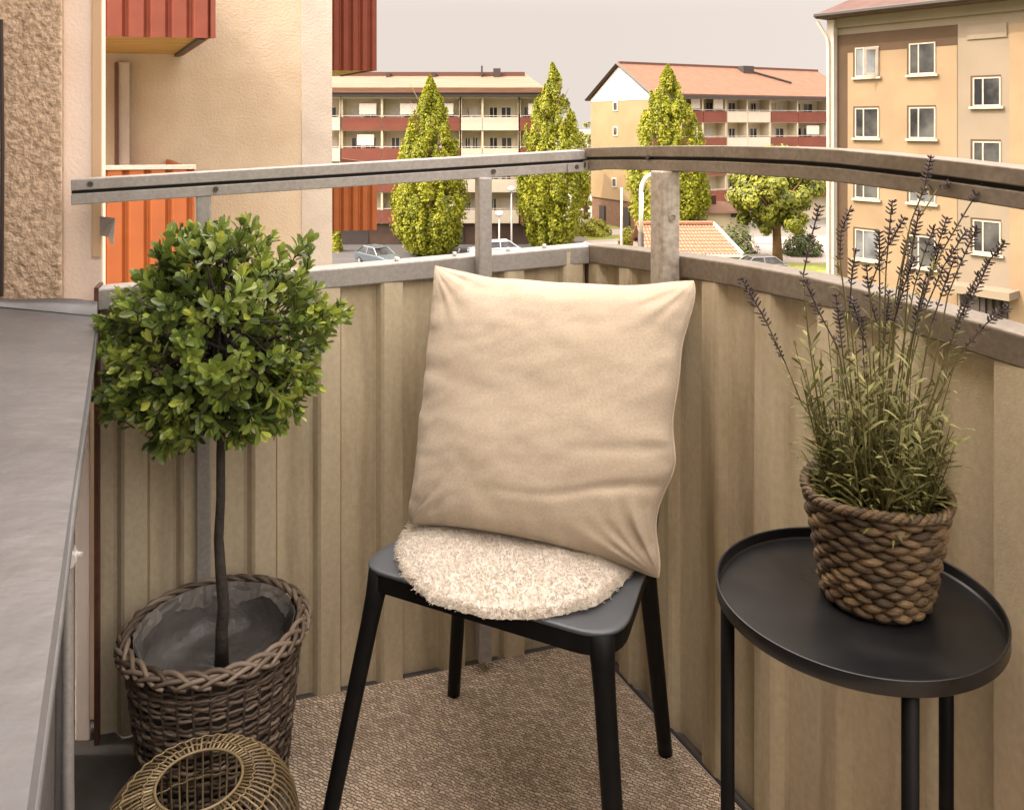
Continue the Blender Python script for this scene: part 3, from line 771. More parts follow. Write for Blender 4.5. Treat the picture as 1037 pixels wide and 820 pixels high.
def pointed_tree(u, vtop, Y, width_px, v_wide, seed, label, n=36000, prof=None):
    q = random.Random(seed)
    base = P(u, V0, Y); x, y = base.x, base.y
    ztop = H - (vtop - V0) / FPX * Y
    zl = GZ + 0.25
    rw = width_px / 2 / FPX * Y
    zw = H - (v_wide - V0) / FPX * Y
    tw = (zw - zl) / (ztop - zl)
    root = thing('pointed_tree', (x, y, GZ), label, 'tree', 'pointed trees beyond the balcony')
    t_ = MB(); t_.tube([(x, y, GZ - 0.1), (x + 0.03, y, GZ + 1.2), (x, y, lerp(GZ, ztop, 0.6)), (x, y, ztop - 0.6)], [0.26, 0.2, 0.1, 0.02], 8)
    for i in range(14):
        zz = lerp(GZ + 0.9, ztop - 3, q.random()); a = q.uniform(0, 6.28)
        t_.tube([(x, y, zz), (x + math.cos(a) * rw * 0.3, y + math.sin(a) * rw * 0.3, zz + 1.0), (x + math.cos(a) * rw * 0.55, y + math.sin(a) * rw * 0.55, zz + 2.4)], [0.06, 0.04, 0.015], 5)
    t_.build('trunk', M['barkfar'], root, smooth=True)
    def rad(t):
        if t < tw: return rw * (0.42 + 0.58 * math.sin(math.pi / 2 * (t / tw) ** 0.8))
        s = (t - tw) / (1 - tw)
        return rw * max(0.0, 1 - s ** 1.7) * 0.97 + 0.22 * (1 - s) ** 0.5
    m = MB()
    # upright flame-shaped clumps of leaves packed round the stem
    nl_ = 340
    per = n // nl_
    for i in range(nl_):
        t = 1 - (1 - q.random()) ** 0.62 * 1.0
        t = q.random() if q.random() < 0.5 else t * 0.8
        a = q.uniform(0, 6.28); inner = q.random() < 0.28
        rr = rad(t) * (q.uniform(0.25, 0.65) if inner else q.uniform(0.78, 1.04))
        cz = lerp(zl, ztop, t)
        hl = lerp(1.25, 0.6, t) * q.uniform(0.7, 1.3)
        wl_ = (0.16 + 0.30 * rad(t) / rw) * q.uniform(0.75, 1.25) * rw * 0.34
        cr = max(0.0, rr - wl_ * 0.6)
        tone = q.uniform(-0.14, 0.16)
        for j in range(per):
            s_ = q.random(); aa = q.uniform(0, 6.28); f = q.random() ** 0.45
            pr = math.sin(math.pi * min(1, 0.15 + 0.85 * s_)) ** 0.7
            lx, ly = math.cos(aa) * f * wl_ * pr, math.sin(aa) * f * wl_ * pr
            pz = cz + (s_ - 0.45) * 2 * hl
            if pz > ztop: pz = ztop - q.random() * 0.5
            if pz < zl: pz = zl + q.random() * 0.5
            c = Vector((math.cos(a) * cr + lx, math.sin(a) * cr + ly, 0))
            lim = rad(max(0.0, min(1.0, (pz - zl) / (ztop - zl)))) * (1.10 + 0.10 * math.sin(i * 1.7))
            if c.length > lim and lim > 0: c *= lim / c.length
            n_ = Vector((lx, ly, 0)) * (1.0 / max(wl_, 0.05)) + Vector((c.x, c.y, 0)) * (0.5 / rw) + Vector((0, 0, 0.3)) + Vector((q.uniform(-1, 1), q.uniform(-1, 1), q.uniform(-1, 1))) * 0.45
            leafquad(m, Vector((x + c.x, y + c.y, pz)), n_, q.uniform(0.08, 0.165), q, min(1, max(0, q.gauss(0.58 + tone, 0.15))))
    m.build('crown', M['poplar'], root, rnd=True)
    return root
pointed_tree(435, 77, 93 * K, 78, 212, 3, 'pointed green tree in front of the left block, its whole crown clear of the posts')
pointed_tree(559, 64, 96 * K, 74, 195, 4, 'tallest pointed green tree, between the two far apartment blocks')
pointed_tree(676, 66, 92 * K, 84, 190, 9, 'pointed green tree partly hidden by the post beside the cushion')

def round_tree(name, u, vtop, vbot, Y, w_px, seed, label, m, n=6500, group=None, base_v=None, trunk=0.42, cat='tree'):
    q = random.Random(seed)
    c0 = P(u, (vtop + vbot) / 2, Y)
    rx = w_px / 2 / FPX * Y; rz = (vbot - vtop) / 2 / FPX * Y
    root = thing(name, (c0.x, c0.y, GZ), label, cat, group)
    t_ = MB(); zc = c0.z
    t_.tube([(c0.x + 0.1, c0.y, GZ - 0.1), (c0.x, c0.y, GZ + 0.5 * (zc - GZ)), (c0.x - 0.1, c0.y, zc)], [trunk, trunk * 0.75, trunk * 0.45], 9)
    for i in range(9):
        a = q.uniform(0, 6.28); 
        t_.tube([(c0.x, c0.y, zc - rz * 0.7), (c0.x + math.cos(a) * rx * 0.4, c0.y + math.sin(a) * rx * 0.4, zc - rz * 0.1), (c0.x + math.cos(a) * rx * 0.75, c0.y + math.sin(a) * rx * 0.75, zc + q.uniform(-.3, .7) * rz)], [trunk * 0.4, trunk * 0.22, 0.03], 6)
    t_.build('trunk', M['barkfar'], root, smooth=True)
    mb = MB()
    clumps = []
    for i in range(95):
        d = Vector((q.gauss(0, 1), q.gauss(0, 1), q.gauss(0, 1))).normalized()
        f = q.uniform(0.55, 1.0)
        clumps.append((Vector((c0.x + d.x * rx * f, c0.y + d.y * rx * f, zc + d.z * rz * f)), q.uniform(0.12, 0.27) * rx, q.uniform(-0.13, 0.13), d))
    per = n // len(clumps)
    for (c, cr, tone, d) in clumps:
        for j in range(per):
            e = Vector((q.gauss(0, 1), q.gauss(0, 1), q.gauss(0, 0.8)))
            e = e.normalized() * (q.random() ** 0.4) * cr
            leafquad(mb, c + e, e.normalized() + d * 0.4 + Vector((0, 0, 0.3)), q.uniform(0.11, 0.21), q, min(1, max(0, q.gauss(0.52 + tone, 0.2))))
    mb.build('crown', m, root, rnd=True)
    return root
round_tree('lime_tree', 786, 148, 236, 88 * K, 94, 21, 'round crowned green tree with thick trunk standing by the pale road', M['lime'], n=17000)
round_tree('leafy_tree', 592, 112, 232, 128 * K, 34, 22, 'sliver of a leafy tree far off between the blocks', M['lime'], n=3000, trunk=0.3)
def bush(u, vtop, vbot, Y, w_px, seed, label, m, n=1800, name='bush', flat=1.0):
    q = random.Random(seed)
    g = P(u, V0, Y); rx = w_px / 2 / FPX * Y
    zt = H - (vtop - V0) / FPX * Y; zb = min(GZ + 0.05, zt - 0.8) if vbot is None else H - (vbot - V0) / FPX * Y
    zb = GZ
    root = thing(name, (g.x, g.y, GZ), label, 'bush')
    st = MB()
    for i in range(7):
        a = q.uniform(0, 6.28)
        st.tube([(g.x, g.y, GZ - 0.05), (g.x + math.cos(a) * rx * 0.5, g.y + math.sin(a) * rx * 0.5 * flat, lerp(zb, zt, 0.7))], [0.05, 0.015], 5)
    st.build('stems', M['barkfar'], root)
    mb = MB()
    for i in range(n):
        a = q.uniform(0, 6.28); el = math.asin(q.random()); f = 0.72 + 0.3 * q.random() + 0.10 * math.sin(a * 5 + el * 7)
        d = Vector((math.cos(a) * math.cos(el), math.sin(a) * math.cos(el) * flat, math.sin(el)))
        p = Vector((g.x + d.x * rx * f, g.y + d.y * rx * f, zb + d.z * (zt - zb) * f))
        leafquad(mb, p, d + Vector((q.uniform(-.6, .6), q.uniform(-.6, .6), q.uniform(-.3, .8))), q.uniform(0.09, 0.17), q, min(1, max(0, q.gauss(0.5, 0.22))))
    mb.build('foliage', m, root, rnd=True)
bush(601, 222, None, 110 * K, 34, 31, 'golden green rounded bush on the far lawn beside the second pointed tree', M['mound'])
bush(745, 226, None, 84.5 * K, 46, 32, 'dark low hedge bush between the small house and the thick trunked tree', M['hedge'])
bush(812, 236, None, 93.5 * K, 40, 35, 'dark bush under the right edge of the round crown', M['hedge'])
bush(339, 232, None, 96 * K, 14, 33, 'narrow green bush under the orange balcony at the house corner', M['mound'], n=1200)
bush(636, 231, None, 101 * K, 20, 36, 'low yellow green shrub at the foot of the white pole', M['mound'], n=900)

# ------------------------------------------------------------------ street lamps, pole and cars
def post_lamp(u, vtop, Y, label, head=0.5):
    g = P(u, V0, Y); zt = H - (vtop - V0) / FPX * Y
    root = thing('street_lamp', (g.x, g.y, GZ), label, 'street lamp', 'street lamps')
    m = MB(); m.tube([(g.x, g.y, GZ), (g.x, g.y, GZ + 1.2), (g.x, g.y, zt - 0.2)], [0.11, 0.085, 0.06], 8); m.build('pole', M['lamppost'], root, smooth=True)
    m = MB(); m.lathe((g.x, g.y), [(0.02, zt - 0.25), (head * 0.45, zt - 0.2), (head * 0.6, zt), (head * 0.4, zt + 0.16), (0.01, zt + 0.2)], 12); m.build('lamp_head', M['lamphead'], root, smooth=True)
post_lamp(517.5, 191, 95 * K, 'tall straight lamp with round pale head beside the middle post', 0.62)
post_lamp(505, 216, 93 * K, 'short straight lamp with round pale head just right of the middle post', 0.62)
g = P(629, V0, 94 * K)
rp = thing('flag_pole', (g.x, g.y, GZ), 'thin white pole in front of the ochre end wall', 'pole')
m = MB(); m.tube([(g.x, g.y, GZ), (g.x, g.y, H - (190 - V0) / FPX * g.y)], [0.13, 0.09], 8); m.build('pole', M['lamphead'], rp, smooth=True)
m = MB(); m.lathe((g.x, g.y), [(0.0, GZ + 0.25), (0.22, GZ + 0.22), (0.24, GZ)], 10); m.build('pole_base', M['lamppost'], rp)
YB = 62 * K
g = P(648.5, V0, YB)
rl = thing('bent_street_lamp', (g.x, g.y, GZ), 'grey street lamp with bent over arm beside the wide parapet post', 'street lamp', 'street lamps')
zt = H - (178 - V0) / FPX * YB
arm = [(g.x, g.y, H - (236 - V0) / FPX * YB), (g.x + 0.03, g.y, zt - 0.9)]
for i in range(8):
    a = R(90) * i / 7
    arm.append((g.x + 0.03 + 0.62 * (1 - math.cos(a)), g.y, zt - 0.9 + 0.95 * math.sin(a)))
m = MB(); m.tube(arm, 0.13, 8); m.build('arm', M['lamppost'], rl, smooth=True)
m = MB(); m.tube([(g.x, g.y, GZ), (g.x, g.y, arm[0][2])], 0.17, 8); m.build('pole', M['dark'], rl, smooth=True)
m = MB(); m.ellipsoid((g.x + 1.0, g.y, zt + 0.02), Vector((0.45, 0, -0.04)), Vector((0, 0.16, 0)), Vector((0, 0, 0.1))); m.build('lamp_head', M['lamphead'], rl, smooth=True)

def car(u, Y, rot, paint, label):
    g = P(u, V0, Y)
    root = thing('parked_car', (g.x, g.y, GZ), label, 'car', 'cars parked below')
    c, s_ = math.cos(rot), math.sin(rot)
    def T(x, y, z): return Vector((g.x + c * x - s_ * y, g.y + s_ * x + c * y, GZ + z))
    prof = [(-2.1, 0.32), (-2.15, 0.62), (-2.05, 0.86), (-1.2, 0.95), (1.55, 0.98), (2.05, 0.92), (2.12, 0.6), (2.08, 0.3)]
    mb = MB()
    secs = [(-0.84, 0.97), (-0.72, 1.0), (0.72, 1.0), (0.84, 0.97)]
    vs = []
    for (y, k) in secs:
        for (x, z) in prof: vs.append(T(x * k, y, 0.3 + (z - 0.3) * (k if k == 1.0 else 0.93)))
    n = len(prof); fs = []
    for i in range(3):
        for j in range(n):
            fs.append((i * n + j, i * n + (j + 1) % n, (i + 1) * n + (j + 1) % n, (i + 1) * n + j))
    fs += [tuple(range(n - 1, -1, -1)), tuple(3 * n + j for j in range(n))]
    mb.add(vs, fs)
    body = mb.build('body', paint, root, bevel=0.06)
    cab = [(-1.15, 0.94), (-0.45, 1.40), (0.95, 1.43), (1.75, 0.97)]
    mb = MB(); vs = []
    for (y, k) in ((-0.76, 0), (-0.58, 1), (0.58, 1), (0.76, 0)):
        for (x, z) in cab: vs.append(T(x, y if z < 1.2 else y * (0.58 / 0.76 if abs(y) > 0.7 else 1.0), z))
    # simple frustum cabin
    vs = [T(-1.15, -0.78, 0.94), T(1.78, -0.78, 0.96), T(1.78, 0.78, 0.96), T(-1.15, 0.78, 0.94), T(-0.42, -0.6, 1.42), T(1.15, -0.6, 1.44), T(1.15, 0.6, 1.44), T(-0.42, 0.6, 1.42)]
    mb.box8(vs); mb.build('cabin_glass', M['glass'], root, bevel=0.05)
    mb = MB(); mb.box8([T(-0.5, -0.63, 1.405), T(1.22, -0.63, 1.425), T(1.22, 0.63, 1.425), T(-0.5, 0.63, 1.405), T(-0.4, -0.56, 1.47), T(1.1, -0.56, 1.49), T(1.1, 0.56, 1.49), T(-0.4, 0.56, 1.47)])
    for (x0, z0, x1, z1) in ((-1.15, 0.94, -0.42, 1.42), (0.35, 0.96, 0.35, 1.43), (1.78, 0.96, 1.15, 1.44)):
        for sy in (-1, 1):
            mb.tube([T(x0, sy * 0.79, z0), T(x1, sy * 0.61, z1)], 0.05, 5)
    mb.build('roof', paint, root)
    for x in (-1.3, 1.3):
        for y in (-0.78, 0.78):
            w = MB()
            w.tube([T(x, y - 0.1, 0.31), T(x, y + 0.1, 0.31)], 0.31, 14); wh = w.build('wheel', M['tyre'], root)
            w = MB(); w.tube([T(x, y - 0.108, 0.31), T(x, y + 0.108, 0.31)], 0.18, 12); w.build('rim', M['rim'], wh)
    for y in (-0.6, 0.6):
        w = MB(); w.ellipsoid(T(-2.06, y, 0.68), Vector((0.06, 0, 0)), Vector((0, 0.16, 0)), Vector((0, 0, 0.09))); w.build('headlight', M['head'], root, smooth=True)
        w = MB(); w.ellipsoid(T(2.06, y, 0.72), Vector((0.05, 0, 0)), Vector((0, 0.14, 0)), Vector((0, 0, 0.12))); w.build('tail_lamp', M['lampred'], root, smooth=True)
car(382, 86.5 * K, R(132), M['carblue'], 'grey blue car parked under the orange balcony panel')
car(500, 91 * K, R(15), M['carpale'], 'pale car half hidden behind the middle parapet post')
car(765, 80.5 * K, R(8), M['cargrey'], 'dark grey car parked between the tiled garage and the tree trunk')

# ------------------------------------------------------------------ our own house, at the left of the balcony
EX, EY = -0.762, 2.05 * K
ed = Vector((0.347, -0.75)).normalized()       # along the ledge, towards the camera
em = Vector((-ed.y, ed.x)); em = em if em.x < 0 else -em    # towards the house
def HE(q, d, z):
    return Vector((EX + ed.x * q + em.x * d, EY + ed.y * q + em.y * d, z))
rh = thing('house_wall', (EX, EY, 0), 'roughcast and pink house wall with a wide grey metal ledge and pipe', 'house')
b = MB()
ns = 22
vs, fs = [], []
for i in range(ns + 1):
    q = -0.012 + 3.4 * (i / ns) ** 1.6
    for (d, z) in ((0.40, 0.888), (0.2, 0.846), (0.10, 0.826), (0.0, 0.806), (-0.003, 0.801), (-0.003, 0.791), (0.012, 0.789)):
        zz = z + 0.004 * noise.noise(Vector((q * 3, d * 6, 1)))
        vs.append(HE(q, d, zz))
for i in range(ns):
    for j in range(6):
        a = i * 7 + j
        fs.append((a, a + 1, a + 8, a + 7))
b.add(vs, fs)
ledge = b.build('window_ledge', M['ledge'], rh, smooth=False)
b = MB(); b.tube([HE(-0.012 + 3.4 * i / 20, -0.001, 0.797 + 0.0015 * math.sin(i * 1.7)) for i in range(21)], 0.0045, 7); b.build('rolled_edge', M['ledge'], ledge, smooth=True)
b = MB()
for i in range(13):
    f = i / 12; d = 0.40 * f
    z = 0.806 + 0.205 * d
    h = 0.018 + 0.007 * math.sin(f * 9 + 1)
    p0, p1 = HE(-0.016, d, z), HE(-0.016, d, z + h)
    p2, p3 = HE(-0.002, d, z + h * 0.6), HE(0.004, d, z + 0.001)
    b.v += [tuple(p0), tuple(p1), tuple(p2), tuple(p3)]
for i in range(12):
    for j in range(3):
        a = i * 4 + j
        b.f.append((a, a + 4, a + 5, a + 1)); b.r.append(0.5)
b.build('upturned_end', M['ledge'], ledge, smooth=True)
WE = lambda s, d, z: HE(s, d, z)
b = MB(); b.wbox(WE, -0.02, 5.0, 0.045, 0.60, -0.05, 0.795); b.build('sill_wall', M['greywall'], rh)
pp = [HE(0.30, 0.032, 0.77), HE(0.32, 0.030, 0.5), HE(0.36, 0.028, 0.22), HE(0.38, 0.024, 0.06), HE(0.42, 0.0, 0.025), HE(0.5, -0.03, 0.02)]
b = MB(); b.tube(pp, 0.0085, 8); pipe = b.build('drain_pipe', M['galv'], rh, smooth=True)
for z, q in ((0.52, 0.318), (0.14, 0.37)):
    b = MB(); b.tube([HE(q, 0.044, z), HE(q - 0.004, 0.02, z + 0.001), HE(q, 0.012, z)], 0.004, 6); b.tube([HE(q - 0.016, 0.03, z), HE(q + 0.016, 0.03, z)], 0.012, 8); b.build('pipe_clip', M['boltw'], pipe)
# house wall proper with a window above the ledge
b = MB()
b.wbox(WE, -0.25, 0.12, 0.42, 9.0, 0.80, 3.3); b.wbox(WE, 1.9, 5.0, 0.42, 9.0, 0.795, 3.3); b.wbox(WE, 0.12, 1.9, 0.42, 9.0, 2.15, 3.3); b.wbox(WE, 0.12, 1.9, 0.55, 9.0, 0.796, 2.15)
b.wbox(WE, -0.02, 5.0, 0.601, 9.0, GZ, 0.794)
b.build('upper_wall', M['roughcast'], rh)
b = MB()
for (a0, a1, z0, z1) in ((0.12, 1.9, 0.90, 0.98), (0.12, 1.9, 2.07, 2.149), (0.12, 0.2, 0.98, 2.07), (0.97, 1.05, 0.98, 2.07), (1.82, 1.9, 0.98, 2.07)):
    b.wbox(WE, a0, a1, 0.46, 0.53, z0, z1)
wf = b.build('window', M['white'], rh)
b = MB(); b.wbox(WE, 0.19, 1.83, 0.49, 0.51, 0.97, 2.08); b.build('pane', M['glass'], wf)
# end piers: roughcast, then smooth pink
def pier(u0, u1, Y, back, z0, z1, name, m):
    a, c = P(u0, V0, Y), P(u1, V0, Y)
    bd = Vector((-0.357, 0.75, 0)).normalized() * back
    a.z = c.z = 0
    q = MB(); q.box8([a + Vector((0, 0, z0)), c + Vector((0, 0, z0)), c + bd + Vector((0, 0, z0)), a + bd + Vector((0, 0, z0)), a + Vector((0, 0, z1)), c + Vector((0, 0, z1)), c + bd + Vector((0, 0, z1)), a + bd + Vector((0, 0, z1))])
    return q.build(name, m, rh, bevel=0.004)
pier(-700, 62, 1.585, 0.9, 0.70, 3.3, 'roughcast_pier', M['roughcast'])
pier(62.3, 104, 1.63, 0.5, -0.3, 3.3, 'smooth_pier', M['pink'])
pier(75.5, 90.5, 1.575, 0.03, -0.02, 0.80, 'pier_edge', M['pink'])
pier(92.5, 102.5, 1.624, 0.003, 0.9, 3.3, 'tan_joint', M['pinkbrown'])
pier(-700, 74, 1.615, 0.8, -0.3, 0.71, 'lower_pier', M['greywall'])
a = P(100, 217, 1.60); c = P(116, 217, 1.60)
b = MB(); b.add([P(100.5, 219, 1.612), P(116, 221, 1.612), P(113.5, 249, 1.60), P(109, 240, 1.602), P(100.5, 238.5, 1.612)], [(0, 4, 3, 2, 1)])
fo = b.build('torn_flashing', M['galv'], rh)
sm = fo.modifiers.new('thick', 'SOLIDIFY'); sm.thickness = 0.002
b = MB(); b.tube([P(0.5, 20, 1.57), P(2, 150, 1.57), P(1, 300, 1.57)], 0.004, 6); b.build('cable', M['dark'], rh)

# ------------------------------------------------------------------ balcony floor and parapet
nL = Vector((0.315, -1.0, 0)).normalized()
nR = Vector((-0.75, -0.357, 0)).normalized()
def LW(t, z, off=0.0):
    return Vector((0.183 - t, K * (2.52 - 0.42 * t), z)) + nL * off
def RW(s, z, off=0.0):
    return Vector((0.183 + 0.357 * s, K * (2.52 - s), z)) + nR * off
capL = lambda t: 0.888 - 0.040 * t
railL = lambda t: 1.103 - 0.046 * t
capR = lambda s: interp([(0, 0.888), (0.2, 0.901), (0.394, 0.911), (0.6, 0.921), (0.831, 0.927), (1.0, 0.923), (1.19, 0.914), (1.5, 0.90), (3.4, 0.88)], s)
railR = lambda s: interp([(0, 1.104), (0.18, 1.111), (0.37, 1.117), (0.6, 1.122), (0.856, 1.124), (1.0, 1.119), (1.1, 1.115), (1.194, 1.110), (1.4, 1.098), (3.4, 1.04)], s)
fl = MB()
fp = [(-1.5, 1.9), (0.183, K * 2.52 + 0.06), (0.183 + 0.357 * 3.6, K * (2.52 - 3.6)), (-0.2, -1.0), (-1.5, 0.3)]
fp = [HE(-0.2, 0.5, 0), LW(1.15, 0, -0.06), LW(-0.05, 0, -0.06), RW(3.6, 0, -0.06), HE(3.4, 0.5, 0)]
fl.add([(p.x, p.y, 0.0) for p in fp] + [(p.x, p.y, -0.2) for p in fp], [tuple(range(4, -1, -1)), tuple(range(5, 10))] + [(i, (i + 1) % 5, (i + 1) % 5 + 5, i + 5) for i in range(5)])
fl.build('balcony_floor', M['floor'], kind='structure')

rb = thing('balcony_parapet', (0.183, K * 2.52, 0), 'ribbed beige metal balcony parapet with grey steel handrail around the chair', 'parapet')
def sheetwall(fn, ribs, t0, t1, sc, capf, name, flip):
    """upright ribbed sheet; ribs at the given stations"""
    pts = [(t0, 0.0)]
    for c in ribs:
        pts += [(c - 0.0265 / sc, 0.0), (c - 0.0255 / sc, -0.004), (c - 0.0225 / sc, -0.004), (c - 0.0215 / sc, 0.018), (c + 0.016 / sc, 0.020), (c + 0.022 / sc, 0.0165), (c + 0.031 / sc, 0.003), (c + 0.038 / sc, 0.0004)]
    pts.append((t1, 0.0))
    pts = [p for p in pts if t0 <= p[0] <= t1]
    pts.sort(key=lambda p: p[0])
    m = MB(); vs = []
    nz_ = 10
    fine = []
    for a, b_ in zip(pts, pts[1:]):
        k = max(1, int((b_[0] - a[0]) / 0.03))
        for i in range(k): fine.append((lerp(a[0], b_[0], i / k), lerp(a[1], b_[1], i / k)))
    fine.append(pts[-1])
    for (t, o) in fine:
        for j in range(nz_ + 1):
            z = lerp(0.003, capf(t) - 0.01, j / nz_)
            vs.append(fn(t, z, o + 0.0022 * noise.noise(Vector((t * 9, z * 3.0, 5.0 + (3 if flip else 0))))))
    fs = []
    for i in range(len(fine) - 1):
        for j in range(nz_):
            a = i * (nz_ + 1) + j; b_ = a + nz_ + 1
            fs.append((a, b_, b_ + 1, a + 1) if flip else (a, a + 1, b_ + 1, b_))
    m.add(vs, fs)
    o = m.build(name, M['sheet'], rb)
    sd = o.modifiers.new('thick', 'SOLIDIFY'); sd.thickness = 0.0025; sd.offset = 0
    return o
sheetwall(LW, [0.053, 0.183, 0.310, 0.437, 0.559, 0.680, 0.805, 0.905], -0.01, 0.966, 1.048, capL, 'sheet_panel', False)
sheetwall(RW, [0.04, 0.192, 0.357, 0.522, 0.687, 0.852, 1.02, 1.19, 1.36, 1.53, 1.70, 1.87, 2.04, 2.21], -0.01, 3.2, 0.8306, capR, 'sheet_panel', True)
def band(m, fn, st, o0, o1, zf, h0, h1):
    vs = []
    for t in st:
        z = zf(t)
        vs += [fn(t, z + h0, o0), fn(t, z + h0, o1), fn(t, z + h1, o1), fn(t, z + h1, o0)]
    fs = [(0, 1, 2, 3), tuple(4 * (len(st) - 1) + k for k in (3, 2, 1, 0))]
    for i in range(len(st) - 1):
        for k in range(4):
            a = 4 * i + k; c = 4 * i + (k + 1) % 4
            fs.append((a, a + 4, c + 4, c))
    m.add(vs, fs)
stL = [i * 0.966 / 12 for i in range(13)]
stLr = [-0.008 + i * 1.012 / 12 for i in range(13)]
stR = [0.0] + [i * 0.1 for i in range(1, 33)]
for fn, st, st2, cf, rf in ((LW, stL, stLr, capL, railL), (RW, stR, stR, capR, railR)):
    m = MB(); band(m, fn, st, -0.03, 0.022, cf, -0.040, 0.0); m.build('cap_rail', M['galv'] if fn is LW else M['galv_brown'], rb, bevel=0.003)
    m = MB()
    band(m, fn, st2, -0.004, 0.044, rf, -0.0205, 0.0)
    band(m, fn, st2, 0.002, 0.036, rf, -0.0265, -0.0205)
    band(m, fn, st2, -0.004, 0.042, rf, -0.047, -0.0265)
    rail = m.build('handrail', M['galv'] if fn is LW else M['galv_brown'], rb, bevel=0.0016)
    m = MB(); band(m, fn, st2, 0.0365, 0.0385, rf, -0.026, -0.021); m.build('slot', M['gap'], rail)
    bl = [(0.973, -0.010), (0.765, -0.034), (0.235, -0.034), (0.035, -0.036), (0.055, -0.036), (0.02, -0.011)] if fn is LW else [(0.035, -0.036), (0.05, -0.036), (0.335, -0.022), (0.015, -0.011)]
    for (t, dz) in bl:
        m = MB(); c = fn(t, rf(t) + dz, 0.043)
        n_ = nL if fn is LW else nR
        m.tube([c - n_ * 0.004, c + n_ * 0.003], 0.0052, 8); m.build('bolt', M['bolt'], rail)
    m = MB(); band(m, fn, [0.006, 0.075 if fn is LW else 0.06], 0.043, 0.0455, rf, -0.046, -0.028); m.build('joint_plate', M['galv'], rail)
    m = MB(); band(m, fn, st, -0.014, -0.004, lambda t: 0.0, 0.0, 0.014); m.build('bottom_profile', M['gap'] , rb)
m = MB(); band(m, RW, stR, 0.0175, 0.0235, lambda t: 0.0, 0.0, 0.009); m.build('bottom_trim', M['dark'], rb)
m = MB(); band(m, RW, stR, 0.0237, 0.0262, lambda t: 0.0, 0.0, 0.007); m.build('bottom_trim', M['palestrip'], rb)
for t in (0.305, 0.425, 0.19, 0.11):
    m = MB(); c = LW(t, capL(t), -0.004); m.tube([c, c + Vector((0, 0, 0.008))], 0.0045, 8); m.build('cap_bolt', M['boltw'], rb, smooth=True)
def post(fn, t0, t1, o0, o1, z0, z1, m_):
    m = MB(); pts = [fn(t0, z0, o0), fn(t1, z0, o0), fn(t1, z0, o1), fn(t0, z0, o1)]
    m.box8(pts + [p + Vector((0, 0, z1 - z0)) for p in pts])
    import bmesh
    o = m.build('post', m_, rb, bevel=0.003)
    bm = bmesh.new(); bm.from_mesh(o.data); bmesh.ops.recalc_face_normals(bm, faces=bm.faces); bm.to_mesh(o.data); bm.free()
    return o
ZP = 0.03
def t_at_L(u):
    k = (u - U0) / FPX
    return (0.183 - 2.52 * K * k) / (1 - 0.42 * K * k)
def s_at_R(u):
    k = (u - U0) / FPX
    return (2.52 * K * k - 0.183) / (0.357 + K * k)
def solve(fn, u, off, lo, hi):
    f = lambda x: U0 + FPX * fn(x, 1, off).x / fn(x, 1, off).y - u
    for _ in range(50):
        md = (lo + hi) / 2
        if f(lo) * f(md) <= 0: hi = md
        else: lo = md
    return lo
post(LW, solve(LW, 213, 0.04, 0, 1), solve(LW, 198, 0.04, 0, 1), 0.0235, 0.040, ZP, railL(0.76) - 0.047, M['galv'])
tA, tB = solve(LW, 498, 0.058, 0, 1), solve(LW, 484.5, 0.058, 0, 1)
post(LW, tA, tB, 0.0235, 0.058, ZP, railL(0.21) - 0.047, M['galv'])
sP = solve(RW, 671, 0.062, 0, 1)
post(RW, sP - 0.05, sP, 0.0235, 0.062, 0.76, railR(sP - 0.02) - 0.047, M['galv_post'])
post(RW, 1.42, 1.47, 0.0235, 0.062, ZP, railR(1.42) - 0.047, M['galv_post'])
m = MB(); c = RW(sP, 0.985, 0.042); n_ = Vector((0.357, -0.75, 0)).normalized()
ringp = [c + n_ * 0.002 + nR * (0.0065 * math.cos(a)) + Vector((0, 0, 0.0065 * math.sin(a))) for a in [2 * math.pi * i / 14 for i in range(14)]]
m.tube(ringp, 0.0012, 5, closed=True); m.build('bolt_ring', M['galv'], rb)
m = MB(); band(m, LW, [-0.006, 0.012], 0.0165, 0.0205, lambda t: 0, 0.03, 0.845); band(m, RW, [0.0, 0.012], 0.0175, 0.0215, lambda t: 0, 0.03, 0.845); m.build('corner_strip', M['rust'], rb)
m = MB(); band(m, LW, [0.963, 0.970], -0.032, 0.025, lambda t: 0, 0.0, capL(0.97) + 0.004); m.build('end_strip', M['rust'], rb)

# floor mat
m = MB()
mp = [LW(0.66, 0, 0.035), LW(0.03, 0, 0.034), RW(0.04, 0, 0.034), RW(3.0, 0, 0.034), Vector((0.1, -0.6, 0)), Vector((-0.36, 0.9, 0))]
mp2 = [LW(0.62, 0, 0.021), LW(0.03, 0, 0.021), RW(0.03, 0, 0.0275), RW(2.9, 0, 0.0275), HE(2.6, -0.45, 0), HE(0.1, -0.30, 0)]
nb = len(mp2)
m.add([(p.x, p.y, 0.001) for p in mp2] + [(p.x, p.y, 0.007) for p in mp2], [tuple(range(nb)), tuple(range(2 * nb - 1, nb - 1, -1))] + [(i, i + nb, (i + 1) % nb + nb, (i + 1) % nb) for i in range(nb)])
mo = m.build('woven_mat', M['mat'])
tag(mo, 'brown beige woven floor mat under the chair', 'mat')

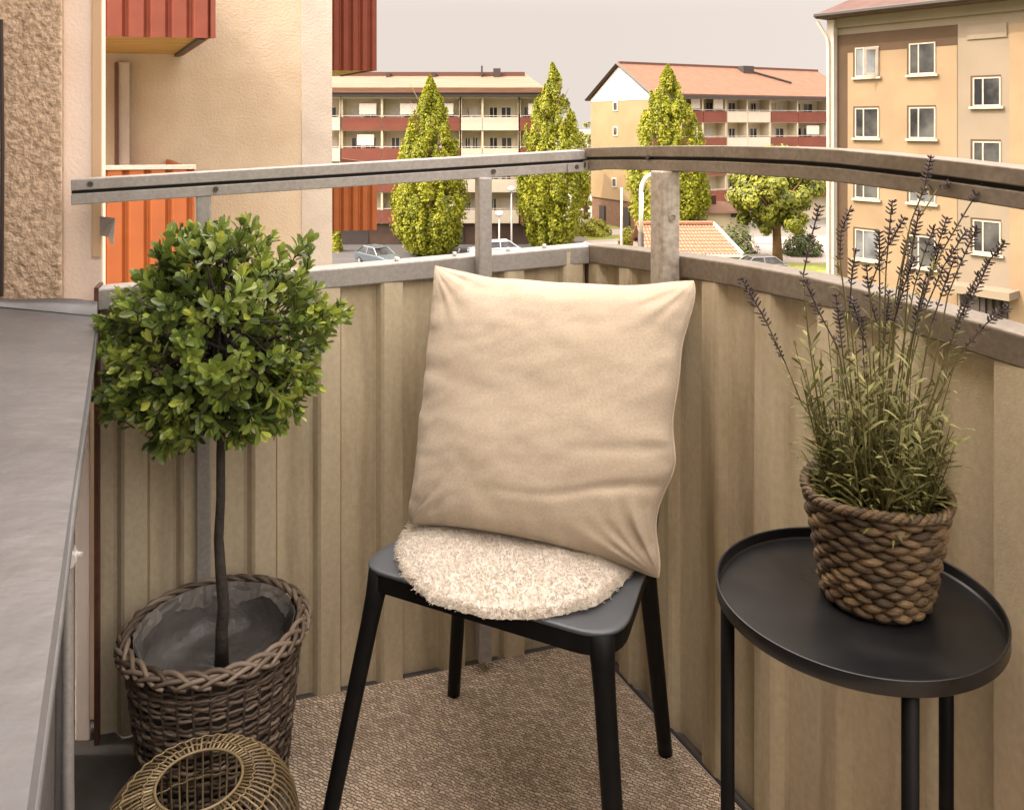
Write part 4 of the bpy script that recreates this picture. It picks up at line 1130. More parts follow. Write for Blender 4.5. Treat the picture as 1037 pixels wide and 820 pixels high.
# ------------------------------------------------------------------ chair
def Q(x, y, z): return Vector((x, y * K, z))
SEAT = 0.45
FLc, FRc, BRc, BLc = Q(-0.252, 1.795, SEAT), Q(0.150, 1.525, SEAT), Q(0.235, 1.86, SEAT), Q(-0.095, 2.11, SEAT)
cc = (FLc + FRc + BRc + BLc) / 4
rc = thing('metal_chair', (cc.x, cc.y, 0), 'black metal chair with grey seat standing on the woven mat', 'chair')
def rounded(corners, rads, n=8):
    out = []
    k = len(corners)
    for i in range(k):
        p, a, b_ = corners[i], corners[i - 1], corners[(i + 1) % k]
        da, db = (a - p).normalized(), (b_ - p).normalized()
        r = rads[i]
        p0, p1 = p + da * r, p + db * r
        for j in range(n + 1):
            t = j / n
            out.append(p0 * (1 - t) ** 2 + p * 2 * t * (1 - t) + p1 * t ** 2)
    return out
ol = rounded([FLc, FRc, BRc, BLc], [0.055, 0.075, 0.05, 0.05])
m = MB()
nn = len(ol); vs = []; fs = []
prof = [(0.995, -0.006), (1.0, -0.0045), (1.0, -0.0015), (0.994, 0.0), (0.93, -0.0012), (0.75, -0.005), (0.45, -0.008), (0.15, -0.009)]
for (k, dz) in prof:
    for p in ol: vs.append(cc + (p - cc) * k * (1 if True else 1) + Vector((0, 0, 0)))
for i, (k, dz) in enumerate(prof):
    for j in range(nn):
        p = vs[i * nn + j]; vs[i * nn + j] = Vector((cc.x + (ol[j].x - cc.x) * k, cc.y + (ol[j].y - cc.y) * k, SEAT + dz))
for i in range(len(prof) - 1):
    for j in range(nn):
        fs.append((i * nn + j, i * nn + (j + 1) % nn, (i + 1) * nn + (j + 1) % nn, (i + 1) * nn + j))
fs.append(tuple((len(prof) - 1) * nn + j for j in range(nn)))
fs.append(tuple(range(nn - 1, -1, -1)))
m.add(vs, fs)
m.build('seat', M['seat'], rc, smooth=True)
m = MB(); vs = []; fs = []
for (k, z) in ((0.988, SEAT - 0.0065), (0.982, SEAT - 0.034), (0.93, SEAT - 0.034), (0.94, SEAT - 0.0065)):
    for j in range(nn): vs.append(Vector((cc.x + (ol[j].x - cc.x) * k, cc.y + (ol[j].y - cc.y) * k, z)))
for i in range(4):
    for j in range(nn):
        fs.append((i * nn + j, ((i + 1) % 4) * nn + j, ((i + 1) % 4) * nn + (j + 1) % nn, i * nn + (j + 1) % nn))
m.add(vs, fs); m.build('seat_frame', M['blackmetal'], rc)
def leg(top, foot, r0, r1, extra=None, flare=False):
    m = MB(); pts = []; rr = []
    if extra:
        for p, r in extra: pts.append(p); rr.append(r)
    n = 10
    for i in range(n + 1):
        t = i / n
        pts.append(top.lerp(foot, t)); rr.append(lerp(r0, r1, t) + (0.005 * max(0, 1 - t * 5) ** 2 if flare else 0))
    m.tube(pts, rr, 12)
    return m.build('leg', M['blackmetal'], rc, smooth=True)
ins = lambda p, k=0.945: Vector((cc.x + (p.x - cc.x) * k, cc.y + (p.y - cc.y) * k, SEAT - 0.0068))
fl_t, fr_t, br_t, bl_t = ins(FLc, 0.845), ins(FRc, 0.825), ins(BRc, 0.94), ins(BLc, 0.94)
leg(fl_t, Q(-0.300, 1.75, 0.007), 0.0145, 0.0125, flare=True)
leg(fr_t, Q(0.150, 1.50, 0.007), 0.0160, 0.0135, flare=True)
btR, btL = Q(0.292, 2.00, 0.80), Q(-0.13, 2.235, 0.80)
leg(br_t, Q(0.281, 2.045, 0.007), 0.0155, 0.0130)
leg(bl_t, Q(-0.118, 2.256, 0.007), 0.0145, 0.0125)
for (t, b_) in ((br_t, btR), (bl_t, btL)):
    m = MB(); m.tube([t, t.lerp(b_, 0.5) , b_], [0.0155, 0.0125, 0.011], 12); m.build('back_post', M['blackmetal'], rc, smooth=True)
m = MB(); vs = []; fs = []
nb_ = 16; bn = (Vector((btR.y - btL.y, btL.x - btR.x, 0))).normalized()
bn = bn if bn.y > 0 else -bn
for i in range(nb_ + 1):
    t = i / nb_; p = btL.lerp(btR, t) + bn * (0.045 * 4 * t * (1 - t))
    for (dz, dn) in ((-0.13, 0.0), (0.005, 0.004), (0.005, 0.016), (-0.13, 0.012)):
        vs.append(p + Vector((0, 0, dz)) + bn * dn)
for i in range(nb_):
    for k in range(4):
        fs.append((4 * i + k, 4 * i + (k + 1) % 4, 4 * i + 4 + (k + 1) % 4, 4 * i + 4 + k))
fs += [(3, 2, 1, 0), tuple(4 * nb_ + k for k in range(4))]
m.add(vs, fs); m.build('backrest', M['blackmetal'], rc, bevel=0.003)

# ------------------------------------------------------------------ sheepskin
SC = Vector((0.006, 1.391, SEAT)); SR = 0.194
def fleece_r(a):
    return SR * (1 + 0.040 * noise.noise(Vector((math.cos(a) * 3, math.sin(a) * 3, 0))) + 0.022 * noise.noise(Vector((math.cos(a) * 16, math.sin(a) * 16, 3))))
def fleece_z(x, y, f):
    """thick rounded pile broken up into small curls"""
    c = noise.voronoi(Vector((x * 105 + 2.5 * noise.noise(Vector((x * 60, y * 60, 1))), y * 105 + 2.5 * noise.noise(Vector((x * 60, y * 60, 7))), 0)))[0]
    curl = 1 - min(1.0, c[0] * 1.25)
    return SEAT + 0.002 + 0.026 * max(0.0, 1 - f ** 5) ** 0.8 + 0.0050 * curl * (1 if f < 0.985 else 0.4) + 0.003 * noise.noise(Vector((x * 26, y * 26, 2)))
m = MB()
nr_, na = 110, 460
vs, fs = [], []
for i in range(nr_ + 1):
    f = (i / nr_) ** 0.75
    for j in range(na):
        a = 2 * math.pi * j / na
        rr = fleece_r(a) * (1 + (0.012 * noise.noise(Vector((math.cos(a) * 34, math.sin(a) * 34, 5))) if i > nr_ - 6 else 0))
        x, y = SC.x + math.cos(a) * rr * max(f, 0.004), SC.y + math.sin(a) * rr * max(f, 0.004)
        vs.append((x, y, fleece_z(x, y, f) if i < nr_ else SEAT + 0.001))
for i in range(nr_):
    for j in range(na):
        fs.append((i * na + j, (i + 1) * na + j, (i + 1) * na + (j + 1) % na, i * na + (j + 1) % na))
fs.append(tuple(range(na)))
m.add(vs, fs)
rsk = thing('sheepskin', (SC.x, SC.y, SEAT), 'round curly white sheepskin pad on the chair seat', 'sheepskin')
m.build('hide', M['woolbase'], rsk, smooth=True)
m = MB(); q = random.Random(5)
for i in range(20000):
    a = q.uniform(0, 6.2832); f = math.sqrt(q.random())
    edge = q.random() < 0.2
    if edge: f = q.uniform(0.95, 1.0)
    rr = fleece_r(a) * f
    d = Vector((math.cos(a), math.sin(a), 0))
    base = Vector((SC.x, SC.y, 0)) + d * rr
    base.z = (fleece_z(base.x, base.y, f) if not edge else SEAT + 0.002 + 0.014 * q.random()) - 0.001
    up = (Vector((0, 0, 0.7)) + d * 0.2 if not edge else Vector((0, 0, 0.1)) + d * 0.8) + Vector((q.gauss(0, .7), q.gauss(0, .7), 0))
    up.normalize()
    sd = up.orthogonal().normalized(); s2 = up.cross(sd)
    ph, turns = q.uniform(0, 6.28), q.uniform(0.8, 1.5)
    L = q.uniform(0.0030, 0.0060) * (1.7 if edge and q.random() < 0.5 else 1.0)
    rc_ = q.uniform(0.0008, 0.0016); w = q.uniform(0.00032, 0.0006)
    pts = []
    for k in range(6):
        t = k / 5
        an = ph + turns * 6.28 * t
        pts.append(base + up * L * t + (sd * math.cos(an) + s2 * math.sin(an)) * rc_ * (0.4 + 0.6 * t))
    m.tube(pts, [w] * 5 + [w * 0.4], 3, cap=False, rnd=min(1, max(0, q.gauss(0.7, 0.14))))
m.build('wool', M['wool'], rsk, rnd=True, smooth=True)

# ------------------------------------------------------------------ cushion
TL, TR, BR_, BL_ = P(438, 263, 2.12 * K), P(706, 278, 1.90 * K), P(670, 590, 1.74 * K), P(411, 533, 1.915 * K)
pn = (TR - BL_).cross(TL - BR_).normalized()
pn = pn if pn.y < 0 else -pn
NP = 110
def pil(s, t):
    # s 0..1 left to right, t 0..1 bottom to top; the corners are slightly rounded
    a_, b_ = 2 * s - 1, 2 * t - 1
    a2, b2 = a_ * (1 - 0.022 * abs(b_) ** 18), b_ * (1 - 0.022 * abs(a_) ** 18)
    s, t = (a2 + 1) / 2, (b2 + 1) / 2
    p = (BL_ * (1 - s) + BR_ * s) * (1 - t) + (TL * (1 - s) + TR * s) * t
    up = ((TL + TR) - (BL_ + BR_)) / 2; rt = ((TR + BR_) - (TL + BL_)) / 2
    sag = 4 * s * (1 - s)
    # edges pulled in between the corners
    p = p - up * (0.064 * sag ** 0.42 + 0.006 * noise.noise(Vector((s * 6, 0, 4)))) * t ** 5
    p = p + up * (0.048 * (4 * s * (1 - s)) ** 0.7) * (1 - t) ** 5
    e = 4 * t * (1 - t)
    p = p + rt * (0.026 * e ** 0.6 + 0.010 * noise.noise(Vector((t * 7, 2, 4)))) * (1 - s) ** 5
    # right edge: wavy, pulled in low down, corner flares out
    wob = 0.010 * noise.noise(Vector((t * 6, 5, 1))) + 0.018 * e ** 0.5 + 0.030 * math.exp(-((t - 0.17) / 0.10) ** 2) + 0.012 * math.exp(-((t - 0.55) / 0.2) ** 2) - 0.016 * math.exp(-((t - 0.36) / 0.07) ** 2)
    p = p - rt * wob * s ** 5
    return p
def thick(s, t):
    a, b_ = 2 * s - 1, 2 * t - 1
    f = max(0.0, (1 - abs(a) ** 3.0)) ** 0.42 * max(0.0, (1 - abs(b_) ** 3.0)) ** 0.42
    return f
def wrinkle(s, t):
    w = 0.0
    # puckers along the seams
    for dist, along, sd in ((s, t, 1), (1 - s, t, 2), (t, s, 3), (1 - t, s, 4)):
        w += 0.0085 * math.exp(-dist / 0.06) * min(1, dist / 0.012) * noise.noise(Vector((along * 15, dist * 3.0, sd * 10)))
        w += 0.0055 * math.exp(-dist / 0.035) * noise.noise(Vector((along * 34, dist * 5, sd * 7)))
    # radiating folds from the corners
    for (cs, ct, amp, sd) in ((1, 0, 0.013, 5), (0, 0, 0.007, 6), (0, 1, 0.006, 7), (1, 1, 0.006, 8)):
        dx, dy = s - cs, t - ct
        r = math.hypot(dx, dy)
        ang = math.atan2(dy, dx)
        w += amp * math.exp(-((r - 0.13) / 0.12) ** 2) * noise.noise(Vector((ang * 5.5, r * 2.0, sd * 9)))
    # long soft creases
    w += 0.0042 * noise.noise(Vector((s * 2.2 + t * 1.2, t * 4.2 - s * 1.6, 3)))
    w += 0.0026 * noise.noise(Vector((s * 4 - t * 2, t * 9 + s * 3, 8))) + 0.0013 * noise.noise(Vector((s * 13 + t * 5, t * 22 - s * 9, 4))) 
    x = (s - 0.35) / 0.7; 
    if x > 0: w -= 0.0055 * min(1, x * 1.6) * math.exp(-((t - 0.185 - 0.10 * x + 0.02 * math.sin(x * 6)) / 0.014) ** 2)
    if s > 0.55: w -= 0.0050 * (s - 0.55) / 0.45 * math.exp(-((t - 0.36 - 0.14 * (s - 0.6)) / 0.016) ** 2)
    return w
rp_ = thing('cushion', tuple((BL_ + BR_) / 2), 'large sand coloured linen cushion leaning on the chair back', 'cushion')
m = MB()
for side in (1, -1):
    vs, fs = [], []
    for j in range(NP + 1):
        for i in range(NP + 1):
            # denser near the edges
            s = 0.5 - 0.5 * math.cos(math.pi * i / NP); t = 0.5 - 0.5 * math.cos(math.pi * j / NP)
            p = pil(s, t)
            th = thick(s, t)
            if side > 0: p = p + pn * (0.078 * th * (1.0 + 0.22 * (0.45 - t)) + wrinkle(s, t) * min(1, th * 2.2))
            else: p = p - pn * (0.050 * th)
            vs.append(p)
    for j in range(NP):
        for i in range(NP):
            a = j * (NP + 1) + i
            f = (a, a + 1, a + NP + 2, a + NP + 1)
            fs.append(f if side > 0 else f[::-1])
    m.add(vs, fs)
cu = m.build('cover', M['pillow'], rp_, smooth=True)
seam = []
ec = [0.5 - 0.5 * math.cos(math.pi * i / 90) for i in range(90)]
for x in ec: seam.append(pil(x, 0))
for x in ec: seam.append(pil(1, x))
for x in ec: seam.append(pil(1 - x, 1))
for x in ec: seam.append(pil(0, 1 - x))
m = MB(); m.tube(seam, 0.0020, 6, closed=True); m.build('piping', M['piping'], rp_, smooth=True)

# ------------------------------------------------------------------ side table
TZ = 0.605; TC = Vector((0.4065, 0.993, TZ)); TR_ = 0.1600
rt_ = thing('side_table', (TC.x, TC.y, 0), 'round black metal tray table beside the chair', 'side table')
m = MB()
th_ = 0.0012
m.lathe(TC, [(0.001, TZ - 0.0185), (TR_ - 0.004, TZ - 0.0185), (TR_ - 0.0012, TZ - 0.0175), (TR_, TZ - 0.0160), (TR_, TZ - 0.0005), (TR_ - 0.0006, TZ), (TR_ - 0.0022, TZ), (TR_ - 0.0028, TZ - 0.0005), (TR_ - 0.0030, TZ - 0.0125), (TR_ - 0.0050, TZ - 0.0146), (0.12, TZ - 0.0152), (0.001, TZ - 0.0152)], 96)
tr = m.build('tray', M['tray'], rt_, smooth=True)
es = tr.modifiers.new('split', 'EDGE_SPLIT'); es.split_angle = R(40)
def tleg(u, d_deg, w):
    a = R(d_deg)
    p = TC + Vector((math.cos(a), math.sin(a), 0)) * (TR_ - 0.013)
    ra = Vector((math.cos(a), math.sin(a), 0)); ta = Vector((-ra.y, ra.x, 0))
    pts = [p - ra * 0.003 - ta * w, p + ra * 0.003 - ta * w, p + ra * 0.003 + ta * w, p - ra * 0.003 + ta * w]
    pts = [Vector((q.x, q.y, 0.0075)) for q in pts]
    m = MB(); m.tube([Vector((p.x, p.y, 0.0075)), Vector((p.x, p.y, TZ - 0.0187))], w, 12)
    return m.build('leg', M['blackmetal'], rt_, smooth=True)
TA = []
for u, far in ((736, False), (921.5, False), (958, True)):
    # angle on the tray rim seen at photo column u
    best = None
    for i in range(720):
        a = math.pi * 2 * i / 720
        x = TC.x + math.cos(a) * (TR_ - 0.013); y = TC.y + math.sin(a) * (TR_ - 0.013)
        uu = U0 + FPX * x / y
        isfar = y > TC.y + 0.02
        if isfar != far: continue
        if best is None or abs(uu - u) < best[0]: best = (abs(uu - u), math.degrees(a))
    TA.append(best[1])
for a, w in zip(TA, (0.0085, 0.0085, 0.0085)): tleg(0, a, w)
m = MB(); m.lathe((TC.x, TC.y), [(TR_ - 0.024, TZ - 0.019), (TR_ - 0.009, TZ - 0.019), (TR_ - 0.009, TZ - 0.0225), (TR_ - 0.012, TZ - 0.0225), (TR_ - 0.012, TZ - 0.0215), (TR_ - 0.024, TZ - 0.0215), (TR_ - 0.024, TZ - 0.019)], 72); m.build('leg_ring', M['blackmetal'], rt_)

# ------------------------------------------------------------------ seagrass pot and lavender
PB = TZ - 0.0150
PC = Vector((0.4365, 1.005, PB)); PH = 0.134; r0_, r1_ = 0.0605, 0.0815
rpot = thing('seagrass_pot', tuple(PC), 'brown braided seagrass pot on the black tray table', 'plant pot')
m = MB(); m.lathe(PC, [(0.001, PB + 0.002), (r0_ - 0.004, PB + 0.002), (r1_ - 0.005, PB + PH - 0.006), (r1_ - 0.010, PB + PH - 0.006), (r1_ - 0.014, PB + PH - 0.03), (0.001, PB + PH - 0.03)], 40); m.build('inner_pot', M['seain'], rpot, smooth=True)
m = MB(); q = random.Random(11)
rows = 13
tiltv = 0.0
for r in range(rows):
    f = (r + 0.5) / rows
    z = PB + 0.006 + f * (PH - 0.014)
    rad_ = lerp(r0_, r1_, f)
    n_ = 17
    for k in range(n_):
        a = 2 * math.pi * (k + 0.5 * (r % 2) + q.uniform(-0.06, 0.06)) / n_
        dr = Vector((math.cos(a), math.sin(a), 0)); dt = Vector((-dr.y, dr.x, 0))
        wv = 0.0022 * math.sin(3 * a + 1.0) * f
        tl = (0.16 if r % 2 else -0.10) + q.uniform(-0.10, 0.10)
        ax = (dt * math.cos(tl) + Vector((0, 0, 1)) * math.sin(tl)) * (rad_ * 2 * math.pi / n_ * 0.66 * q.uniform(0.85, 1.1))
        az = (Vector((0, 0, 1)) * math.cos(tl) - dt * math.sin(tl)) * (PH / rows * 0.50 * q.uniform(0.8, 1.08))
        ay = dr * 0.0062
        c_ = Vector((PC.x, PC.y, z + wv)) + dr * (rad_ - 0.0015 + q.uniform(-0.0008, 0.0008))
        # a twisted spindle of leaf that tapers to both ends and dips inwards there
        pp_, rr_ = [], []
        tone = q.random()
        for e_ in range(9):
            x_ = -1 + 2 * e_ / 8
            pp_.append(c_ + ax * x_ - dr * (0.0055 * x_ * x_ + rad_ * (1 - math.cos(x_ * ax.length / rad_))))
            rr_.append(az.length * (1 - abs(x_) ** 1.9) ** 0.85 + 0.0004)
        m.tube(pp_, rr_, 8, rnd=tone)
m.build('woven_body', M['seagrass'], rpot, smooth=True, rnd=True)
m = MB()
for ph in range(3):
    pts = []
    for i in range(160):
        a = 2 * math.pi * i / 160
        k = a * 17 + ph * 2.0944
        rr = r1_ - 0.001 + 0.0032 * math.cos(k); zz = PB + PH - 0.003 + 0.0034 * math.sin(k) + 0.0030 * math.sin(3 * a + 1.0)
        pts.append((PC.x + rr * math.cos(a), PC.y + rr * math.sin(a), zz))
    m.tube(pts, 0.0034, 6, closed=True, rnd=0.2 + 0.25 * ph)
m.build('braided_rim', M['seagrass'], rpot, smooth=True, rnd=True)

LB = Vector((PC.x, PC.y, PB + PH - 0.03))
rlav = thing('lavender', tuple(LB), 'lavender with dark flower spikes in the seagrass pot', 'plant')
leaves = MB(); stems = MB(); q = random.Random(23)
def narrow_leaf(mb, p, d, L, w, rnd):
    d = d.normalized()
    side = d.cross(Vector((q.uniform(-.5, .5), q.uniform(-.5, .5), 1))).normalized()
    up = side.cross(d)
    c1, c2 = p + d * L * 0.45 + up * L * 0.06, p + d * L + up * L * q.uniform(-0.18, 0.05)
    mid = p + d * L * 0.75 + up * L * 0.03
    mb.add([p, c1 - side * w, c1 + side * w, mid - side * w * 0.8, mid + side * w * 0.8, c2, ], [(0, 1, 2), (1, 3, 4, 2), (3, 5, 4)], rnd)
def leafy_stem(pts, n, L0, L1, start=0.05, end=0.95, w=0.0013):
    pts = [Vector(p) for p in pts]
    seg = len(pts) - 1
    for i in range(n):
        t = lerp(start, end, (i + q.random()) / n)
        x = t * seg; k = min(int(x), seg - 1); p = pts[k].lerp(pts[k + 1], x - k)
        d = (pts[k + 1] - pts[k]).normalized()
        a = q.uniform(0, 6.28)
        o = d.orthogonal().normalized(); o2 = d.cross(o)
        out = o * math.cos(a) + o2 * math.sin(a)
        narrow_leaf(leaves, p, d * q.uniform(0.35, 0.9) + out * 0.8, lerp(L0, L1, t) * q.uniform(0.75, 1.25), w * q.uniform(0.8, 1.25), min(1, max(0, q.gauss(0.5, 0.24))))
for i in range(175):
    a = q.uniform(0, 6.28); f = math.sqrt(q.random())
    d = Vector((math.cos(a), math.sin(a), 0))
    b0 = LB + d * f * 0.054 + Vector((0, 0, -0.002))
    hgt = q.uniform(0.045, 0.12) if q.random() < 0.68 else q.uniform(0.12, 0.215)
    sp = 0.03 + 0.20 * f
    tip = b0 + Vector((d.x * sp * hgt * 0.9 + q.gauss(0, 0.010), d.y * sp * hgt * 0.9 + q.gauss(0, 0.010), hgt))
    mid = b0.lerp(tip, 0.5) + Vector((q.gauss(0, 0.004), q.gauss(0, 0.004), 0))
    stems.tube([b0, mid, tip], [0.0010, 0.0009, 0.0005], 4, cap=False)
    leafy_stem([b0, mid, tip], int(8 + hgt * 58), 0.043, 0.020, 0.0, 1.0, w=0.00195)
SP = [  # photo pixels from tip downwards: tip, end of the flower part, stem ...; distance offset
    ([(751, 283), (775, 325), (795, 368), (812, 410), (835, 440), (850, 490)], 2, -0.02),
    ([(829, 210), (820, 245), (813, 278), (818, 340), (828, 410), (845, 490)], 2, 0.01),
    ([(861, 210), (851, 235), (850, 262), (856, 310), (862, 400), (868, 490)], 2, 0.03),
    ([(866, 254), (862, 280), (860, 312), (866, 380), (870, 490)], 2, -0.01),
    ([(815, 285), (830, 318), (848, 352), (858, 400), (866, 490)], 2, -0.035),
    ([(942, 160), (936, 190), (922, 225), (908, 290), (896, 380), (888, 490)], 2, -0.01),
    ([(973, 179), (948, 193), (928, 225), (912, 290), (898, 390), (890, 490)], 1, 0.035),
    ([(998, 182), (980, 210), (955, 252), (935, 295), (915, 380), (898, 490)], 2, 0.0),
    ([(978, 234), (955, 270), (938, 310), (922, 370), (902, 490)], 2, -0.03),
    ([(946, 229), (936, 255), (926, 288), (912, 360), (896, 490)], 2, 0.03),
    ([(915, 222), (893, 258), (880, 292), (884, 350), (886, 490)], 2, -0.03),
    ([(863, 305), (870, 330), (880, 358), (884, 420), (882, 490)], 2, -0.05),
    ([(1016, 246), (992, 275), (972, 312), (955, 370), (915, 490)], 2, 0.01),
    ([(1019, 311), (998, 328), (972, 358), (945, 410), (910, 490)], 2, -0.03),
    ([(877, 270), (880, 300), (890, 335), (890, 490)], 2, 0.02),
    ([(925, 262), (915, 290), (905, 325), (893, 490)], 2, -0.045),
    ([(958, 222), (945, 262), (932, 312), (918, 360), (900, 490)], 2, 0.02),
]
qs = random.Random(77)
for tip_u, tip_v, dy in ((890, 236, -0.02), (903, 205, 0.02), (918, 246, 0.0), (930, 214, -0.03), (951, 252, 0.02), (966, 262, -0.01), (988, 232, 0.03), (985, 292, -0.02), (900, 296, 0.03), (936, 285, -0.05), (872, 322, 0.03), (1000, 268, 0.02), (846, 300, 0.04)):
    mu = lerp(885, tip_u, 0.55) + qs.uniform(-5, 5)
    SP.append(([(tip_u, tip_v), (lerp(tip_u, mu, 0.30), tip_v + 30), (lerp(tip_u, mu, 0.62), tip_v + 66), (mu, lerp(tip_v, 490, 0.6)), (lerp(886, tip_u, 0.12), 490)], 2, dy))
for pts_, nfl, dy in SP:
    npt = len(pts_)
    P3 = []
    for i, (u, v) in enumerate(pts_):
        P3.append(P(u, v, PC.y + dy * (1 - i / (npt - 1)) ))
    stems.tube(P3[::-1], [0.0011] + [0.0009] * (npt - 2) + [0.0005], 5, cap=False)
    sp_ = MB()
    fl_pts = [p + Vector((0, 0, 0)) for p in P3[:nfl + 1]]
    Ls = sum((fl_pts[i + 1] - fl_pts[i]).length for i in range(nfl))
    nw = max(6, int(Ls / 0.0052))
    sp_.tube([fl_pts[0] + (fl_pts[0] - fl_pts[1]).normalized() * 0.003] + fl_pts, 0.0009, 5, rnd=0.15)
    for w_ in range(nw + 1):
        t = w_ / nw
        x = t * nfl; k = min(int(x), nfl - 1)
        p = fl_pts[k].lerp(fl_pts[k + 1], x - k)
        d = (fl_pts[k] - fl_pts[k + 1]).normalized()
        o = d.orthogonal().normalized(); o2 = d.cross(o)
        gapf = 0.35 + 0.65 * (1 - t)
        if q.random() > 0.40 + 0.55 * (1 - t): continue
        nbud = 4 if t < 0.6 else 3
        for b_ in range(nbud):
            a = 2 * math.pi * (b_ + q.random() * 0.7) / nbud
            out = o * math.cos(a) + o2 * math.sin(a)
            L = q.uniform(0.0024, 0.0041) * (0.75 + 0.45 * math.sin(math.pi * min(1, t + 0.2)))
            dd = (d * 0.75 + out).normalized()
            sd = dd.orthogonal().normalized()
            sp_.ellipsoid(p + out * 0.0016 + dd * L * 0.7, sd * 0.0011, dd.cross(sd) * 0.0011, dd * L, 6, 4, rnd=q.random())
    sp_.build('flower_spike', M['spike'], rlav, smooth=True, rnd=True)
    # leaf pairs low on the flower stem
    for i in range(nfl, npt - 1):
        leafy_stem([P3[i + 1], P3[i]], 7 if i < npt - 2 else 4, 0.024, 0.016, 0.1, 0.95, w=0.0012)
leaves.build('foliage', M['lav'], rlav, rnd=True)
stems.build('stems', M['lavstem'], rlav, smooth=True)

# ------------------------------------------------------------------ wicker basket and boxwood
BC = Vector((-0.52, 1.472, 0)); BH = 0.283
rbk = thing('wicker_basket', (BC.x, BC.y, 0), 'large grey brown wicker basket with plaited rim on the floor holding the boxwood', 'basket')
def brad(z): return lerp(0.116, 0.147, z / BH)
m = MB(); q = random.Random(31)
nu = 34
nrow = 46
for r in range(nrow):
    z = 0.010 + (BH - 0.026) * (r + 0.5) / nrow
    pts = []
    wob = q.uniform(-0.0012, 0.0012); sl_ = 0.004 + q.uniform(-0.003, 0.003)
    ph0 = q.uniform(0, 6.28)
    for i in range(156):
        a = 2 * math.pi * i / 156
        rr = brad(z) + wob + 0.0030 * math.sin(a * nu / 2 + (math.pi if r % 2 else 0))
        pts.append((BC.x + rr * math.cos(a), BC.y + rr * math.sin(a), z + sl_ * math.sin(a + ph0) + 0.0012 * math.sin(a * nu + r)))
    m.tube(pts, q.uniform(0.0024, 0.0033), 6, closed=True, rnd=q.random())
m.build('woven_side', M['wicker'], rbk, smooth=True, rnd=True)
m = MB(); m.lathe(BC, [(0.001, 0.004), (0.113, 0.004), (brad(BH) - 0.006, BH - 0.012)], 48)
for k in range(nu):
    a = 2 * math.pi * k / nu
    m.tube([(BC.x + brad(0.01) * math.cos(a), BC.y + brad(0.01) * math.sin(a), 0.006), (BC.x + brad(BH) * math.cos(a), BC.y + brad(BH) * math.sin(a), BH - 0.006)], 0.003, 6)
m.build('uprights', M['wickerin'], rbk, smooth=True)
m = MB(); nb_ = 27
for k in range(nb_):
    # overlapping rods laid in one after another around the rim
    a0 = 2 * math.pi * k / nb_
    pts, rr_ = [], []
    for i in range(17):
        t = i / 16
        a = a0 + t * 1.05
        w = math.sin(math.pi * t)
        ro = brad(BH) + 0.010 * math.cos(2 * math.pi * t) * 1.0 + 0.004
        zz = BH - 0.008 + 0.013 * math.sin(math.pi * t) + 0.004 * math.sin(4 * math.pi * t) - 0.004
        pts.append((BC.x + ro * math.cos(a), BC.y + ro * math.sin(a), zz)); rr_.append(0.0043 * (0.7 + 0.35 * w))
    m.tube(pts, rr_, 7, rnd=q.random())
m.build('plaited_rim', M['wicker'], rbk, smooth=True, rnd=True)
m = MB(); vs, fs = [], []
nl = 64
for j, (rf, zf) in enumerate(((0.965, BH - 0.004), (0.955, BH - 0.016), (0.93, BH - 0.036), (0.905, 0.232), (0.86, 0.205), (0.55, 0.196), (0.02, 0.200))):
    for i in range(nl):
        a = 2 * math.pi * i / nl
        wob = noise.noise(Vector((math.cos(a) * 2.3, math.sin(a) * 2.3, j * 0.7)))
        fold = 0.010 * wob if j in (0, 1, 2, 3) else 0.004 * wob
        zz = zf + (0.016 * noise.noise(Vector((math.cos(a) * 1.6 + 4, math.sin(a) * 1.6, 0))) - 0.006 if j < 2 else 0.006 * wob)
        rr = 0.142 * rf + min(0.0, fold) * 1.3 - (0.004 if j < 4 else 0)
        vs.append((BC.x + rr * math.cos(a), BC.y + rr * math.sin(a), zz))
for j in range(6):
    for i in range(nl):
        fs.append((j * nl + i, (j + 1) * nl + i, (j + 1) * nl + (i + 1) % nl, j * nl + (i + 1) % nl))
m.add(vs, fs)
m2 = MB(); vs2, fs2 = [], []
nl2 = 120
for j in range(4):
    for i in range(nl2):
        a = 2 * math.pi * i / nl2
        kx, ky = math.cos(a), math.sin(a)
        w_ = 0.020 + 0.016 * noise.noise(Vector((kx * 1.4, ky * 1.4, 9))) + 0.004 * noise.noise(Vector((kx * 9, ky * 9, 2)))
        rr = 0.1345 - 0.010 * (j / 3) - 0.004 * noise.noise(Vector((kx * 5, ky * 5, j)))- 0.003 * noise.noise(Vector((kx * 17, ky * 17, j)))
        vs2.append((BC.x + rr * kx, BC.y + rr * ky, BH - 0.001 - w_ * 1.4 * j / 3))
for j in range(3):
    for i in range(nl2):
        fs2.append((j * nl2 + i, (j + 1) * nl2 + i, (j + 1) * nl2 + (i + 1) % nl2, j * nl2 + (i + 1) % nl2))
m2.add(vs2, fs2); m2.build('folded_film', M['film'], rbk)
lo = m.build('plastic_liner', M['liner'], rbk, smooth=True)
sd = lo.modifiers.new('thick', 'SOLIDIFY'); sd.thickness = 0.0012

